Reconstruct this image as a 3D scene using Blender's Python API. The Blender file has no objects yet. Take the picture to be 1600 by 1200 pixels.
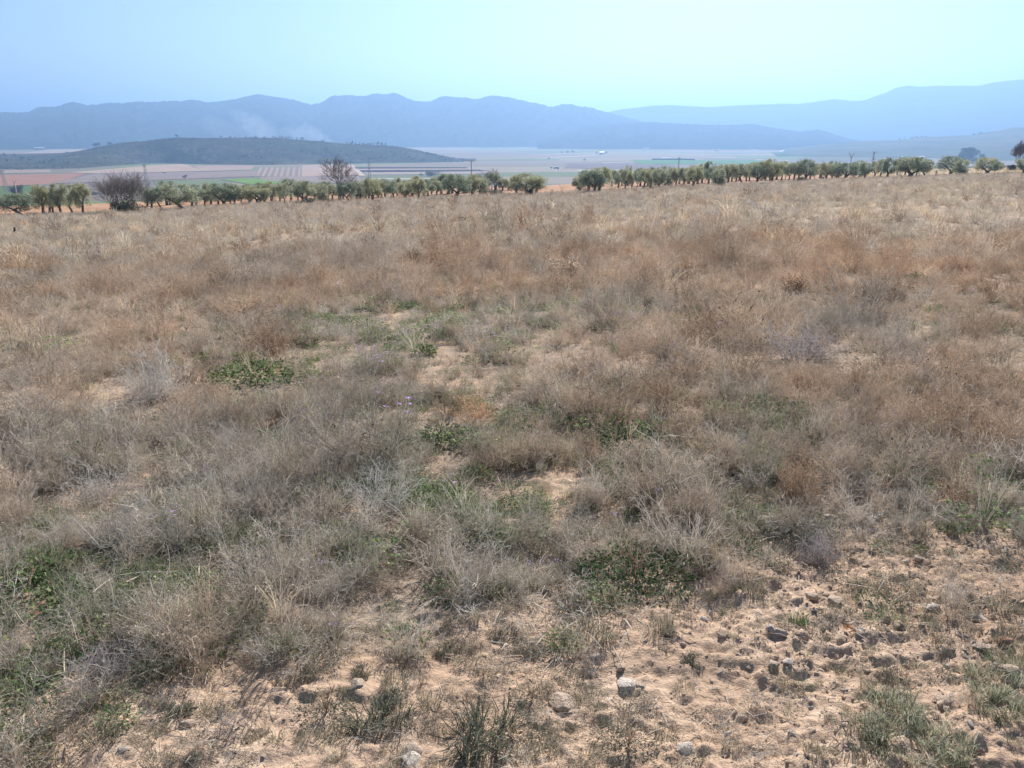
import bpy, math, random
import numpy as np
from mathutils import Vector, Matrix
C = bpy.context.scene
COL = C.collection
R = math.radians
rng = np.random.default_rng(7)
random.seed(7)

# ------------------------------------------------------------------ camera
EYE = 1.6
F = 1232.0                      # focal length in pixels of the 1600 px wide photograph
HY = 207.0                      # row of the true horizon
PITCH = math.atan((600 - HY) / F)
cam_d = bpy.data.cameras.new('camera')
cam_d.sensor_width = 36.0
cam_d.lens = 36.0 * F / 1600.0
cam_d.clip_start = 0.05
cam_d.clip_end = 90000
cam = bpy.data.objects.new('camera', cam_d)
COL.objects.link(cam)
cam.location = (0, 0, EYE)
cam.rotation_euler = (math.pi / 2 - PITCH, 0, 0)
C.camera = cam

# ------------------------------------------------------------------ sky, sun, exposure
SUN_EL, SUN_AZ = R(32), R(13)   # azimuth clockwise from +Y
world = bpy.data.worlds.new('World')
C.world = world
world.use_nodes = True
wt = world.node_tree
wt.nodes.clear()
sky = wt.nodes.new('ShaderNodeTexSky')
sky.sky_type = 'NISHITA'
sky.sun_disc = False
sky.sun_elevation = SUN_EL
sky.sun_rotation = SUN_AZ
sky.altitude = 600
sky.air_density = 1.0
sky.dust_density = 0.7
sky.ozone_density = 3.0
bg = wt.nodes.new('ShaderNodeBackground')
bg.inputs['Strength'].default_value = 0.058
wo = wt.nodes.new('ShaderNodeOutputWorld')
wt.links.new(sky.outputs[0], bg.inputs[0])
wt.links.new(bg.outputs[0], wo.inputs[0])
sun_d = bpy.data.lights.new('sun', 'SUN')
sun_d.energy = 5.0
sun_d.angle = R(0.5)
sun_d.color = (1.0, 0.965, 0.93)
sun = bpy.data.objects.new('sun', sun_d)
COL.objects.link(sun)
sdir = Vector((math.sin(SUN_AZ) * math.cos(SUN_EL), math.cos(SUN_AZ) * math.cos(SUN_EL), math.sin(SUN_EL)))
sun.rotation_euler = sdir.to_track_quat('Z', 'Y').to_euler()
sun.location = (0, 0, 60)
C.view_settings.view_transform = 'Standard'
C.view_settings.look = 'None'
C.view_settings.exposure = 0.98
C.view_settings.gamma = 1.0
C.render.engine = 'CYCLES'
C.cycles.use_denoising = True
C.cycles.denoiser = 'OPENIMAGEDENOISE'
C.cycles.denoising_input_passes = 'RGB_ALBEDO_NORMAL'
C.cycles.denoising_prefilter = 'ACCURATE'
C.cycles.use_adaptive_sampling = False
C.cycles.max_bounces = 6
C.cycles.transparent_max_bounces = 8
C.cycles.volume_bounces = 0
HAZE_DENSITY = 2.25e-4

# ------------------------------------------------------------------ numeric helpers
def perlin(x, y, seed=0):
    x = np.asarray(x, float); y = np.asarray(y, float)
    xi = np.floor(x).astype(np.int64); yi = np.floor(y).astype(np.int64)
    xf = x - xi; yf = y - yi
    def grad(ix, iy):
        h = (ix * 374761393 + iy * 668265263 + seed * 974634777) & 0xFFFFFFFF
        h = ((h ^ (h >> 13)) * 1274126177) & 0xFFFFFFFF
        h = (h ^ (h >> 16)) & 0xFFFF
        a = h * (2 * math.pi / 65536.0)
        return np.cos(a), np.sin(a)
    u = xf * xf * xf * (xf * (xf * 6 - 15) + 10)
    v = yf * yf * yf * (yf * (yf * 6 - 15) + 10)
    def d(ox, oy):
        gx, gy = grad(xi + ox, yi + oy)
        return gx * (xf - ox) + gy * (yf - oy)
    a = d(0, 0) * (1 - u) + d(1, 0) * u
    b = d(0, 1) * (1 - u) + d(1, 1) * u
    return (a * (1 - v) + b * v) * 1.45

def fbm(x, y, oct=4, seed=0, gain=0.5):
    s = 0; a = 1.0; f = 1.0
    for k in range(oct):
        s = s + a * perlin(x * f + 13.7 * k, y * f - 7.1 * k, seed + k)
        a *= gain; f *= 2.03
    return s

def ray(px, py):
    px = np.asarray(px, float); py = np.asarray(py, float)
    u = (px - 800) / F; v = -(py - 600) / F
    cp, sp = math.cos(PITCH), math.sin(PITCH)
    return np.stack([u + 0 * v, cp + v * sp + 0 * u, -sp + v * cp + 0 * u], -1)

def at_dist(px, py, Y):
    """the place in the world seen at a pixel, Y metres ahead"""
    d = ray(px, py)
    k = Y / d[..., 1]
    return np.array([0, 0, EYE]) + d * np.expand_dims(k, -1)

def project(x, y, z):
    cp, sp = math.cos(PITCH), math.sin(PITCH)
    zz = z - EYE
    dep = y * cp - zz * sp
    up = y * sp + zz * cp
    dep = np.where(dep < 0.05, 0.05, dep)
    return 800 + F * x / dep, 600 - F * up / dep, dep

# ------------------------------------------------------------------ terrain
_front = [(-150, 345, 92), (30, 338, 95), (120, 335, 99), (290, 327, 104), (430, 318, 108), (548, 316, 108), (633, 312, 112),
          (714, 308, 114), (825, 305, 116), (925, 300, 118), (1015, 295, 124), (1122, 289, 128), (1205, 286, 132),
          (1321, 280, 142), (1421, 276, 152), (1541, 272, 168), (1760, 268, 180)]
_back = [(-150, 328, 140), (30, 322, 142), (120, 320, 145), (290, 313, 152), (430, 306, 158), (548, 301, 164), (633, 297, 168),
         (714, 294, 172), (825, 291, 176), (925, 286, 182), (1015, 283, 190), (1122, 277, 200), (1205, 273, 212),
         (1321, 268, 232), (1421, 265, 245), (1541, 262, 262), (1760, 258, 280)]
_th = []; _D0 = []; _Z0 = []; _D1 = []; _Z1 = []
for (a, b) in zip(_front, _back):
    p = at_dist(*a); q = at_dist(*b)
    _th.append(math.atan2(p[0], p[1])); _D0.append(math.hypot(p[0], p[1])); _Z0.append(p[2])
    _D1.append(math.hypot(q[0], q[1])); _Z1.append(q[2])
_th = np.array([-math.pi] + _th + [math.pi]); _D0 = np.array([130] + _D0 + [130]); _Z0 = np.array([-5] + _Z0 + [-5])
_D1 = np.array([190] + _D1 + [190]); _Z1 = np.array([-8] + _Z1 + [-8])
_RR = [600, 900, 1300, 2000, 3000, 4500, 7000, 10000, 30000]
_RZ = [-45, -53, -58, -65, -69, -74, -86, -106, -200]

def terrain(x, y, fine=True):
    x = np.asarray(x, float); y = np.asarray(y, float)
    r = np.hypot(x, y); th = np.arctan2(x, y)
    d0 = np.interp(th, _th, _D0); z0 = np.interp(th, _th, _Z0)
    d1 = np.interp(th, _th, _D1); z1 = np.interp(th, _th, _Z1)
    z = z0 * r / d0
    t = np.clip((r - d0) / (d1 - d0), 0, 1); z = np.where(r > d0, z0 + (z1 - z0) * t, z)
    t = np.clip((r - d1) / (600 - d1), 0, 1); z = np.where(r > d1, z1 + (EYE + _RZ[0] - z1) * t, z)
    z = np.where(r > 600, EYE + np.interp(r, _RR, _RZ), z)
    # undulation of the field and the valley
    z = z + 0.10 * perlin(x / 7.0, y / 7.0, 3) * np.clip((r - 3) / 12, 0, 1) * np.clip((260 - r) / 100, 0, 1)
    z = z + 1.5 * perlin(x / 300.0, y / 300.0, 4) * np.clip((r - 700) / 800, 0, 1)
    if fine:
        k = np.clip((16 - r) / 8, 0, 1)
        cl = np.clip(0.45 + 0.5 * fbm(x / .9, y / .9, 2, 180) + x * 0.35, 0.15, 1.0) * np.clip((7 - r) / 2, 0, 1)
        z = z + cl * (0.013 * np.abs(perlin(x / 0.13, y / 0.13, 28)) + 0.026 * np.abs(perlin(x / 0.060 + 3, y / 0.060, 29)) + 0.013 * np.abs(perlin(x / 0.027, y / 0.027, 30)) - 0.008)
        z = z + k * (0.024 * fbm(x / 0.45, y / 0.45, 3, 11) + 0.016 * np.abs(fbm(x / 0.13, y / 0.13, 2, 17)) + 0.011 * np.maximum(perlin(x / 0.05, y / 0.05, 18), -0.1) - 0.004)
    return z

def ground_at(px, py, rmin=0.6, rmax=15000.0, n=2600):
    d = ray(px, py)
    h = math.hypot(d[0], d[1])
    rs = np.exp(np.linspace(math.log(rmin), math.log(rmax), n))
    X = d[0] / h * rs; Y = d[1] / h * rs; Z = EYE + d[2] / h * rs
    below = Z < terrain(X, Y)
    i = int(np.argmax(below)) if below.any() else n - 1
    if i > 0:
        a, b = rs[i - 1], rs[i]
        for _ in range(24):
            m = 0.5 * (a + b)
            if EYE + d[2] / h * m < float(terrain(d[0] / h * m, d[1] / h * m)): b = m
            else: a = m
        r = 0.5 * (a + b)
    else:
        r = rs[0]
    x = d[0] / h * r; y = d[1] / h * r
    return Vector((x, y, float(terrain(x, y))))

def mpp(p):
    """metres per photograph pixel at a place"""
    return float(project(p[0], p[1], p[2])[2]) / F

# ------------------------------------------------------------------ mesh helpers
def mesh_from(name, V, Fc, mats=(), smooth=False, mat_idx=None):
    me = bpy.data.meshes.new(name)
    V = np.asarray(V, np.float32).reshape(-1, 3)
    if isinstance(Fc, np.ndarray):
        n, k = Fc.shape
        me.vertices.add(len(V)); me.vertices.foreach_set('co', V.ravel())
        me.loops.add(n * k); me.loops.foreach_set('vertex_index', Fc.astype(np.int32).ravel())
        me.polygons.add(n)
        me.polygons.foreach_set('loop_start', np.arange(0, n * k, k, dtype=np.int32))
    else:
        me.from_pydata(V.tolist(), [], Fc)
    for m in mats: me.materials.append(m)
    me.update(calc_edges=True)
    if mat_idx is not None: me.polygons.foreach_set('material_index', np.asarray(mat_idx, np.int32))
    if smooth: me.polygons.foreach_set('use_smooth', np.ones(len(me.polygons), bool))
    me.validate()
    return me

def link(name, me, parent=None):
    o = bpy.data.objects.new(name, me)
    COL.objects.link(o)
    if parent is not None: o.parent = parent
    return o

def thing(name, label, cat, loc=(0, 0, 0), group=None, data=None):
    o = link(name, data)
    o.location = loc
    o['label'] = label; o['category'] = cat
    if group: o['group'] = group
    return o

def kind(o, k):
    o['kind'] = k
    return o

class MB:
    """collects quads and triangles with a material index each"""
    def __init__(s): s.v = []; s.f = []; s.m = []
    def tube(s, pts, rad, n=6, m=0, cap=True):
        pts = [Vector(p) for p in pts]
        base = len(s.v); k = len(pts)
        for i, p in enumerate(pts):
            t = (pts[min(i + 1, k - 1)] - pts[max(i - 1, 0)]).normalized()
            a = t.orthogonal().normalized() if i == 0 else (a - t * a.dot(t)).normalized()
            b = t.cross(a)
            for j in range(n):
                w = 2 * math.pi * j / n
                s.v.append(tuple(p + (a * math.cos(w) + b * math.sin(w)) * rad[i]))
        for i in range(k - 1):
            for j in range(n):
                q = base + i * n + j; q2 = base + i * n + (j + 1) % n
                s.f.append((q, q2, q2 + n, q + n)); s.m.append(m)
        if cap:
            s.f.append(tuple(base + (k - 1) * n + j for j in range(n))); s.m.append(m)
            s.f.append(tuple(base + n - 1 - j for j in range(n))); s.m.append(m)
    def ribbon(s, pts, wid, m=0, roll=None):
        pts = [Vector(p) for p in pts]
        k = len(pts); base = len(s.v)
        t = (pts[-1] - pts[0]).normalized()
        a = t.orthogonal().normalized()
        w = random.uniform(0, 2 * math.pi) if roll is None else roll
        side = a * math.cos(w) + t.cross(a) * math.sin(w)
        for i, p in enumerate(pts):
            s.v.append(tuple(p - side * wid[i] * 0.5)); s.v.append(tuple(p + side * wid[i] * 0.5))
        for i in range(k - 1):
            q = base + 2 * i
            s.f.append((q, q + 1, q + 3, q + 2)); s.m.append(m)
    def leaf(s, p, d, L, W, m=0, droop=0.0):
        """one pointed leaf, folded along its midrib"""
        p = Vector(p); d = Vector(d).normalized()
        side = d.cross(Vector((random.gauss(0, 1), random.gauss(0, 1), random.gauss(0, 1) + 1.2)))
        side = side.normalized() if side.length > 1e-4 else Vector((1, 0, 0))
        up = side.cross(d)
        base = len(s.v)
        mid = p + d * L * 0.5 + up * L * 0.05
        tip = p + d * L - Vector((0, 0, droop * L))
        for q in (p, mid - side * W * 0.5 + up * W * 0.15, tip, mid + side * W * 0.5 + up * W * 0.15): s.v.append(tuple(q))
        s.f.append((base, base + 1, base + 2, base + 3)); s.m.append(m)
    def fleck(s, p, r, m=0):
        a = Vector((random.gauss(0, 1), random.gauss(0, 1), random.gauss(0, 1))).normalized()
        b = a.orthogonal().normalized(); base = len(s.v); p = Vector(p)
        for q in (p - a * r, p + b * r * 0.7, p + a * r, p - b * r * 0.7): s.v.append(tuple(q))
        s.f.append((base, base + 1, base + 2, base + 3)); s.m.append(m)
    def box(s, c, size, m=0, rot=0.0):
        c = Vector(c); x, y, z = [q * 0.5 for q in size]; base = len(s.v)
        ca, sa = math.cos(rot), math.sin(rot)
        for dx, dy, dz in ((-x, -y, -z), (x, -y, -z), (x, y, -z), (-x, y, -z), (-x, -y, z), (x, -y, z), (x, y, z), (-x, y, z)):
            s.v.append((c.x + dx * ca - dy * sa, c.y + dx * sa + dy * ca, c.z + dz))
        for f in ((0, 3, 2, 1), (4, 5, 6, 7), (0, 1, 5, 4), (1, 2, 6, 5), (2, 3, 7, 6), (3, 0, 4, 7)):
            s.f.append(tuple(base + i for i in f)); s.m.append(m)
    def mesh(s, name, mats, smooth=False):
        return mesh_from(name, s.v, s.f, mats, smooth, s.m)

# ------------------------------------------------------------------ material helpers
def new_mat(name):
    m = bpy.data.materials.new(name); m.use_nodes = True
    nt = m.node_tree; nt.nodes.clear()
    return m, nt
def N(nt, t, **k):
    n = nt.nodes.new(t)
    for a, b in k.items(): setattr(n, a, b)
    return n
def mixc(nt, fac, a, b, mode='MIX'):
    n = nt.nodes.new('ShaderNodeMix'); n.data_type = 'RGBA'; n.blend_type = mode
    for sock, v in ((n.inputs[0], fac), (n.inputs[6], a), (n.inputs[7], b)):
        if hasattr(v, 'is_output'): nt.links.new(v, sock)
        elif isinstance(v, (int, float)): sock.default_value = v
        else: sock.default_value = (*v, 1) if len(v) == 3 else v
    return n.outputs[2]
def noise(nt, vec, scale, detail=3, rough=0.55):
    n = nt.nodes.new('ShaderNodeTexNoise'); n.inputs['Scale'].default_value = scale
    n.inputs['Detail'].default_value = detail; n.inputs['Roughness'].default_value = rough
    if vec is not None: nt.links.new(vec, n.inputs['Vector'])
    return n.outputs['Fac']
def ramp(nt, fac, stops, interp='LINEAR'):
    n = nt.nodes.new('ShaderNodeValToRGB'); e = n.color_ramp.elements; n.color_ramp.interpolation = interp
    while len(e) < len(stops): e.new(0.5)
    for i, (p, c) in enumerate(stops):
        e[i].position = p; e[i].color = (*c, 1) if not isinstance(c, (int, float)) else (c, c, c, 1)
    nt.links.new(fac, n.inputs[0])
    return n.outputs[0]
def rng_map(nt, v, a, b, c=0.0, d=1.0):
    n = nt.nodes.new('ShaderNodeMapRange'); n.inputs[1].default_value = a; n.inputs[2].default_value = b
    n.inputs[3].default_value = c; n.inputs[4].default_value = d; nt.links.new(v, n.inputs[0])
    return n.outputs[0]
def surface(nt, col, rough=0.9, bump=None, trans=0.0, trans_col=None, spec=0.2):
    out = N(nt, 'ShaderNodeOutputMaterial')
    p = N(nt, 'ShaderNodeBsdfPrincipled'); p.inputs['Roughness'].default_value = rough
    p.inputs['Specular IOR Level'].default_value = spec
    if hasattr(col, 'is_output'): nt.links.new(col, p.inputs['Base Color'])
    else: p.inputs['Base Color'].default_value = (*col, 1)
    if bump is not None: nt.links.new(bump, p.inputs['Normal'])
    sh = p.outputs[0]
    if trans > 0:
        t = N(nt, 'ShaderNodeBsdfTranslucent')
        c = trans_col if trans_col is not None else col
        if hasattr(c, 'is_output'): nt.links.new(c, t.inputs['Color'])
        else: t.inputs['Color'].default_value = (*c, 1)
        mx = N(nt, 'ShaderNodeMixShader'); mx.inputs[0].default_value = trans
        nt.links.new(sh, mx.inputs[1]); nt.links.new(t.outputs[0], mx.inputs[2]); sh = mx.outputs[0]
    nt.links.new(sh, out.inputs['Surface'])
def bumpn(nt, h, strength, dist):
    b = N(nt, 'ShaderNodeBump'); b.inputs['Strength'].default_value = strength; b.inputs['Distance'].default_value = dist
    nt.links.new(h, b.inputs['Height'])
    return b.outputs[0]
def plain(name, col, rough=0.8, var=0.25, scale=6.0):
    m, nt = new_mat(name)
    g = N(nt, 'ShaderNodeTexCoord')
    f = noise(nt, g.outputs['Object'], scale)
    surface(nt, mixc(nt, f, tuple(c * (1 - var) for c in col), tuple(min(1, c * (1 + var)) for c in col)), rough)
    return m
def veg(name, stops, trans=0.3, tinted=False, rough=0.75, spec=0.2):
    """dry stems or leaves: each separate stem or leaf takes its own colour from the ramp"""
    m, nt = new_mat(name)
    g = N(nt, 'ShaderNodeNewGeometry')
    c = ramp(nt, g.outputs['Random Per Island'], stops)
    if tinted:
        a = N(nt, 'ShaderNodeAttribute'); a.attribute_type = 'INSTANCER'; a.attribute_name = 'tint'
        c = mixc(nt, 1.0, c, a.outputs['Color'], 'MULTIPLY')
    surface(nt, c, rough, None, trans, None, spec)
    return m

# ------------------------------------------------------------------ ground
def ground_material():
    m, nt = new_mat('ground_soil')
    g = N(nt, 'ShaderNodeNewGeometry'); P = g.outputs['Position']
    ln = N(nt, 'ShaderNodeVectorMath', operation='LENGTH')
    fl = N(nt, 'ShaderNodeVectorMath', operation='MULTIPLY'); fl.inputs[1].default_value = (1, 1, 0)
    nt.links.new(P, fl.inputs[0]); nt.links.new(fl.outputs[0], ln.inputs[0])
    r = ln.outputs['Value']
    n1 = noise(nt, P, 1.3, 4); n2 = noise(nt, P, 22, 4, 0.65); n3 = noise(nt, P, 0.12, 3)
    sand = ramp(nt, n1, [(0.3, (0.41, 0.28, 0.185)), (0.5, (0.56, 0.40, 0.275)), (0.7, (0.67, 0.51, 0.37))])
    sand = mixc(nt, rng_map(nt, n2, 0.35, 0.7), sand, (0.41, 0.285, 0.20))
    litter = ramp(nt, n2, [(0.35, (0.23, 0.175, 0.125)), (0.65, (0.40, 0.315, 0.235))])
    att = N(nt, 'ShaderNodeAttribute'); att.attribute_name = 'litter'
    field = mixc(nt, att.outputs['Fac'], sand, litter)
    tilled = ramp(nt, noise(nt, P, 0.25, 3), [(0.35, (0.36, 0.20, 0.12)), (0.65, (0.47, 0.29, 0.18))])
    drygrass = ramp(nt, noise(nt, P, 0.5, 3), [(0.35, (0.34, 0.25, 0.15)), (0.65, (0.48, 0.38, 0.25))])
    sx = N(nt, 'ShaderNodeSeparateXYZ'); nt.links.new(P, sx.inputs[0])
    tilled = mixc(nt, rng_map(nt, sx.outputs['X'], 62, 84), tilled, drygrass)
    att2 = N(nt, 'ShaderNodeAttribute'); att2.attribute_name = 'grove'
    field = mixc(nt, att2.outputs['Fac'], field, tilled)
    # valley: patchwork of fields, long across the slope
    mp = N(nt, 'ShaderNodeMapping'); mp.inputs['Scale'].default_value = (1 / 420, 1 / 210, 0); mp.inputs['Rotation'].default_value = (0, 0, 0.12)
    nt.links.new(P, mp.inputs['Vector'])
    vo = N(nt, 'ShaderNodeTexVoronoi', distance='CHEBYCHEV'); vo.inputs['Scale'].default_value = 1.0
    nt.links.new(mp.outputs[0], vo.inputs['Vector'])
    sc = N(nt, 'ShaderNodeSeparateColor'); nt.links.new(vo.outputs['Color'], sc.inputs[0])
    patch = ramp(nt, sc.outputs[0], [(0.0, (0.20, 0.155, 0.12)), (0.18, (0.27, 0.205, 0.15)), (0.34, (0.16, 0.145, 0.115)), (0.5, (0.30, 0.245, 0.175)),
                                     (0.64, (0.105, 0.155, 0.055)), (0.76, (0.235, 0.18, 0.14)), (0.9, (0.13, 0.205, 0.065))], 'CONSTANT')
    patch = mixc(nt, mixc(nt, noise(nt, P, 0.01, 4), (0, 0, 0), (0.6, 0.6, 0.6)), patch, (0.22, 0.19, 0.135))
    c = mixc(nt, rng_map(nt, r, 330, 420), field, patch)
    b = bumpn(nt, mixc(nt, 0.5, noise(nt, P, 38, 5, 0.7), noise(nt, P, 9, 3)), 0.9, 0.03)
    surface(nt, c, 0.95, b, spec=0.03)
    return m

# bare strip: below this line (photograph) the soil is nearly bare
BARE = np.array([(-300, 1260), (0, 1205), (60, 1160), (250, 1055), (450, 1030), (600, 1000), (760, 965), (900, 935), (1050, 905), (1150, 870), (1400, 825), (1600, 840), (1900, 830)], float)
def bareness(px, py):
    e = np.interp(px, BARE[:, 0], BARE[:, 1])
    return np.clip((py - e) / 60 + 0.5, 0, 1)

def build_ground():
    th = np.concatenate([np.linspace(-math.pi, -0.80, 50, endpoint=False), np.linspace(-0.80, 0.80, 470), np.linspace(0.80, math.pi, 51)[1:-1]])
    rs = np.concatenate([np.exp(np.arange(math.log(0.35), math.log(14), 0.0046)), np.exp(np.arange(math.log(14), math.log(30000), 0.03)), [30000]])
    T, RR = np.meshgrid(th, rs)
    X = RR * np.sin(T); Y = RR * np.cos(T); Z = terrain(X, Y)
    nr, na = X.shape
    V = np.stack([X, Y, Z], -1).reshape(-1, 3)
    V = np.concatenate([V, [[0, 0, 0.0]]])
    i = np.arange(nr - 1)[:, None]; j = np.arange(na)[None, :]; j2 = (j + 1) % na
    a = i * na + j; b = i * na + j2; c = (i + 1) * na + j2; d = (i + 1) * na + j
    Fq = np.stack([a, d, c, b], -1).reshape(-1, 4)
    jj = np.arange(na); cidx = nr * na
    tri = [(cidx, int(k), int((k + 1) % na)) for k in jj]
    me = mesh_from('ground', V, Fq, [ground_material()], True)
    px, py, dep = project(V[:, 0], V[:, 1], V[:, 2])
    r = np.hypot(V[:, 0], V[:, 1]); t = np.arctan2(V[:, 0], V[:, 1])
    lit = 1 - bareness(px, py)
    lit = np.where(V[:, 1] < 0.8, 0.3, lit)
    pn = fbm(V[:, 0] / 1.1, V[:, 1] / 1.1, 3, 41)
    lit = np.clip(lit * (0.55 + 0.9 * pn) + 0.25 * np.clip((r - 10) / 40, 0, 1), 0, 1)
    d0 = np.interp(t, _th, _D0)
    gr = np.clip((r - d0 + 3.5 + 2 * perlin(V[:, 0] / 5, V[:, 1] / 5, 9)) / 1.5, 0, 1)
    for nm, arr in (('litter', lit), ('grove', gr)):
        at = me.attributes.new(nm, 'FLOAT', 'POINT'); at.data.foreach_set('value', arr.astype(np.float32))
    o = link('ground', me)
    return kind(o, 'structure')
build_ground()

# ------------------------------------------------------------------ mountains and hills
def scrub_mat(name, a, b, c, s):
    m, nt = new_mat(name)
    g = N(nt, 'ShaderNodeNewGeometry'); P = g.outputs['Position']
    n = mixc(nt, 0.45, noise(nt, P, 1 / s, 5, 0.6), noise(nt, P, 6 / s, 4, 0.65))
    col = ramp(nt, n, [(0.36, a), (0.5, b), (0.64, c)])
    surface(nt, col, 0.95, bumpn(nt, noise(nt, P, 5 / s, 4, 0.7), 0.3, s * 0.08), spec=0.0)
    return m

def ridge(name, crest, Rb, Rc, mat, nseg, seed, spur=0.10, rough=0.35, back=0.35, rows=60, base_py=None, lump=0.0):
    """terrain range: its crest runs at distance Rc, its foot at Rb, with spurs and gullies running down towards the viewer"""
    crest = np.array(crest, float)
    px = np.linspace(crest[0, 0], crest[-1, 0], nseg)
    py = np.interp(px, crest[:, 0], crest[:, 1])
    top = at_dist(px, py, Rc)
    dirs = top[:, :2] / np.linalg.norm(top[:, :2], axis=1)[:, None]
    rc = np.linalg.norm(top[:, :2], axis=1)
    ztop = top[:, 2]
    if base_py is None: rb = np.full(nseg, float(Rb))
    else:
        bp = np.array(base_py, float); bpy_ = np.interp(px, bp[:, 0], bp[:, 1])
        rb = np.array([np.hypot(*ground_at(a, b, 500)[:2]) for a, b in zip(px, bpy_)])
        rb = np.convolve(np.pad(rb, 30, mode='edge'), np.ones(61) / 61, 'valid')
    zb = terrain(dirs[:, 0] * rb, dirs[:, 1] * rb, False) - 2
    h = np.maximum(ztop - zb, 0.0)
    t = np.concatenate([np.linspace(0, 1, rows), 1 + np.linspace(0, 1, 14)[1:]])
    V = np.zeros((len(t), nseg, 3))
    for k, tt in enumerate(t):
        if tt <= 1:
            r = rb + (rc - rb) * tt
            prof = tt ** 1.35
        else:
            r = rc + (rc - rb) * back * (tt - 1) * 2
            prof = 1 - (tt - 1) ** 1.2
        x = dirs[:, 0] * r; y = dirs[:, 1] * r
        L = (Rc - Rb) * rough
        w = 4 * min(tt, 1) * (1 - min(tt, 1)) if tt <= 1 else 0
        sp = 1 - np.abs(fbm(x / L + 0.6 * perlin(x / L, y / L, seed + 9), y / (L * 2.2), 4, seed)) * 2
        z = zb + h * prof + h * spur * w * sp
        z = z + lump * perlin(x / 9.0, y / 9.0, seed + 3) * min(tt * 4, 1) * (1 if tt <= 1 else 0.5)
        V[k] = np.stack([x, y, z], -1)
    # the last row goes below the ground
    V[-1, :, 2] = np.minimum(V[-1, :, 2], terrain(V[-1, :, 0], V[-1, :, 1], False) - 20)
    nr, na = V.shape[:2]
    i = np.arange(nr - 1)[:, None]; j = np.arange(na - 1)[None, :]
    a = i * na + j
    Fq = np.stack([a, a + 1, a + na + 1, a + na], -1).reshape(-1, 4)
    me = mesh_from(name, V.reshape(-1, 3), Fq, [mat], True)
    kind(link(name, me), 'structure')
    return V

M_MTN = scrub_mat("mountain_scrub", (0.012, 0.018, 0.012), (0.020, 0.026, 0.020), (0.046, 0.044, 0.034), 340)
M_FAR = scrub_mat("far_mountain_scrub", (0.02, 0.025, 0.02), (0.03, 0.035, 0.028), (0.05, 0.05, 0.04), 600)
M_HILL = scrub_mat('hill_scrub', (0.036, 0.040, 0.028), (0.060, 0.062, 0.045), (0.115, 0.10, 0.075), 60)

def jag(pts, amp, seed):
    p = np.array(pts, float); x = np.arange(p[0, 0], p[-1, 0] + 0.1, 2.0)
    y = np.interp(x, p[:, 0], p[:, 1])
    y = np.convolve(np.pad(y, 2, mode='edge'), np.ones(5) / 5, 'valid')
    return np.stack([x, y + amp * fbm(x / 7.0, x * 0 + seed, 4, seed, 0.6)], -1)
far_crest = [(860, 190), (948, 175.5), (970, 171), (1000, 167.5), (1020, 165), (1050, 164), (1082, 166), (1110, 167.5), (1137, 165.5), (1170, 164), (1200, 163),
             (1225, 162), (1247, 162.5), (1272, 159.5), (1300, 155), (1312, 155.5), (1332, 158), (1350, 157), (1370, 149.5), (1385, 144.5), (1400, 137), (1417, 133.7),
             (1440, 135.5), (1462, 134), (1495, 134), (1530, 134), (1550, 129), (1575, 126), (1600, 124), (1700, 120), (1850, 118), (2000, 122)]
main_crest = [(-420, 190), (-250, 182), (-100, 178), (0, 175), (41, 176), (60, 167), (82, 167), (95, 165), (102, 161), (115, 159), (136, 164), (152, 163), (172, 160), (190, 161.5),
              (212, 158.5), (240, 159.5), (262, 157.5), (282, 158), (300, 155.5), (327, 160), (367, 155), (400, 147), (430, 151), (460, 156), (485, 163.5), (500, 161), (520, 149), (540, 148.7),
              (555, 149), (572, 150.5), (582, 146), (600, 147), (620, 145), (637, 154), (652, 158), (672, 159), (687, 151), (697, 150), (717, 152.5), (725, 151.5), (745, 155.5), (760, 150.5),
              (775, 149), (800, 153), (830, 160), (845, 162.5), (862, 167.5), (877, 163), (892, 162.5), (907, 167), (920, 167), (935, 172), (948, 175), (975, 181.5), (1000, 189), (1060, 205), (1110, 216)]
near_crest = [(840, 219), (900, 203), (940, 194.5), (980, 191.5), (1000, 190.5), (1025, 191), (1050, 193), (1075, 193.5), (1100, 195), (1150, 195), (1175, 193), (1195, 197.5), (1225, 202), (1250, 206),
              (1265, 204), (1277, 202), (1292, 206), (1312, 212), (1330, 217), (1345, 220)]
hill_crest = [(-160, 246), (-60, 243), (0, 242), (17, 244), (50, 244), (75, 242.5), (100, 239), (125, 235.5), (150, 230), (175, 225), (200, 222), (225, 220.5), (250, 217), (275, 214.5), (300, 215.5),
              (337, 215.5), (362, 215), (400, 215), (437, 215.5), (462, 218), (500, 220.5), (537, 224.5), (562, 225.5), (600, 227), (625, 229), (650, 234), (675, 239.5), (700, 245), (725, 249.5), (745, 252.5)]
hill_base = [(-160, 272), (0, 266), (100, 267), (130, 264.5), (175, 259), (225, 255.5), (282, 255), (305, 258), (350, 257.5), (400, 259), (470, 257), (550, 256), (650, 255), (745, 254.5)]
right_crest = [(1225, 235), (1260, 230), (1295, 225), (1330, 221.5), (1365, 219.2), (1400, 219), (1412, 217.5), (1431, 215), (1440, 214), (1456, 213), (1470, 214), (1487, 212), (1512, 211.5), (1525, 210.5), (1544, 206), (1562, 204),
               (1575, 200.5), (1587, 199), (1600, 199.5), (1680, 196), (1800, 195), (1900, 200)]
ridge('distant_mountain', jag(far_crest, 0.35, 5), 5600, 7000, M_FAR, 420, 31, 0.08, 0.3, 0.3, 50)
ridge('mountain', jag(main_crest, 1.25, 3), 4300, 5300, M_MTN, 900, 21, 0.17, 0.22, 0.4, 90)
ridge('foothill', jag(near_crest, 0.8, 8), 3700, 4500, M_MTN, 300, 51, 0.12, 0.25, 0.4, 50)
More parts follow.
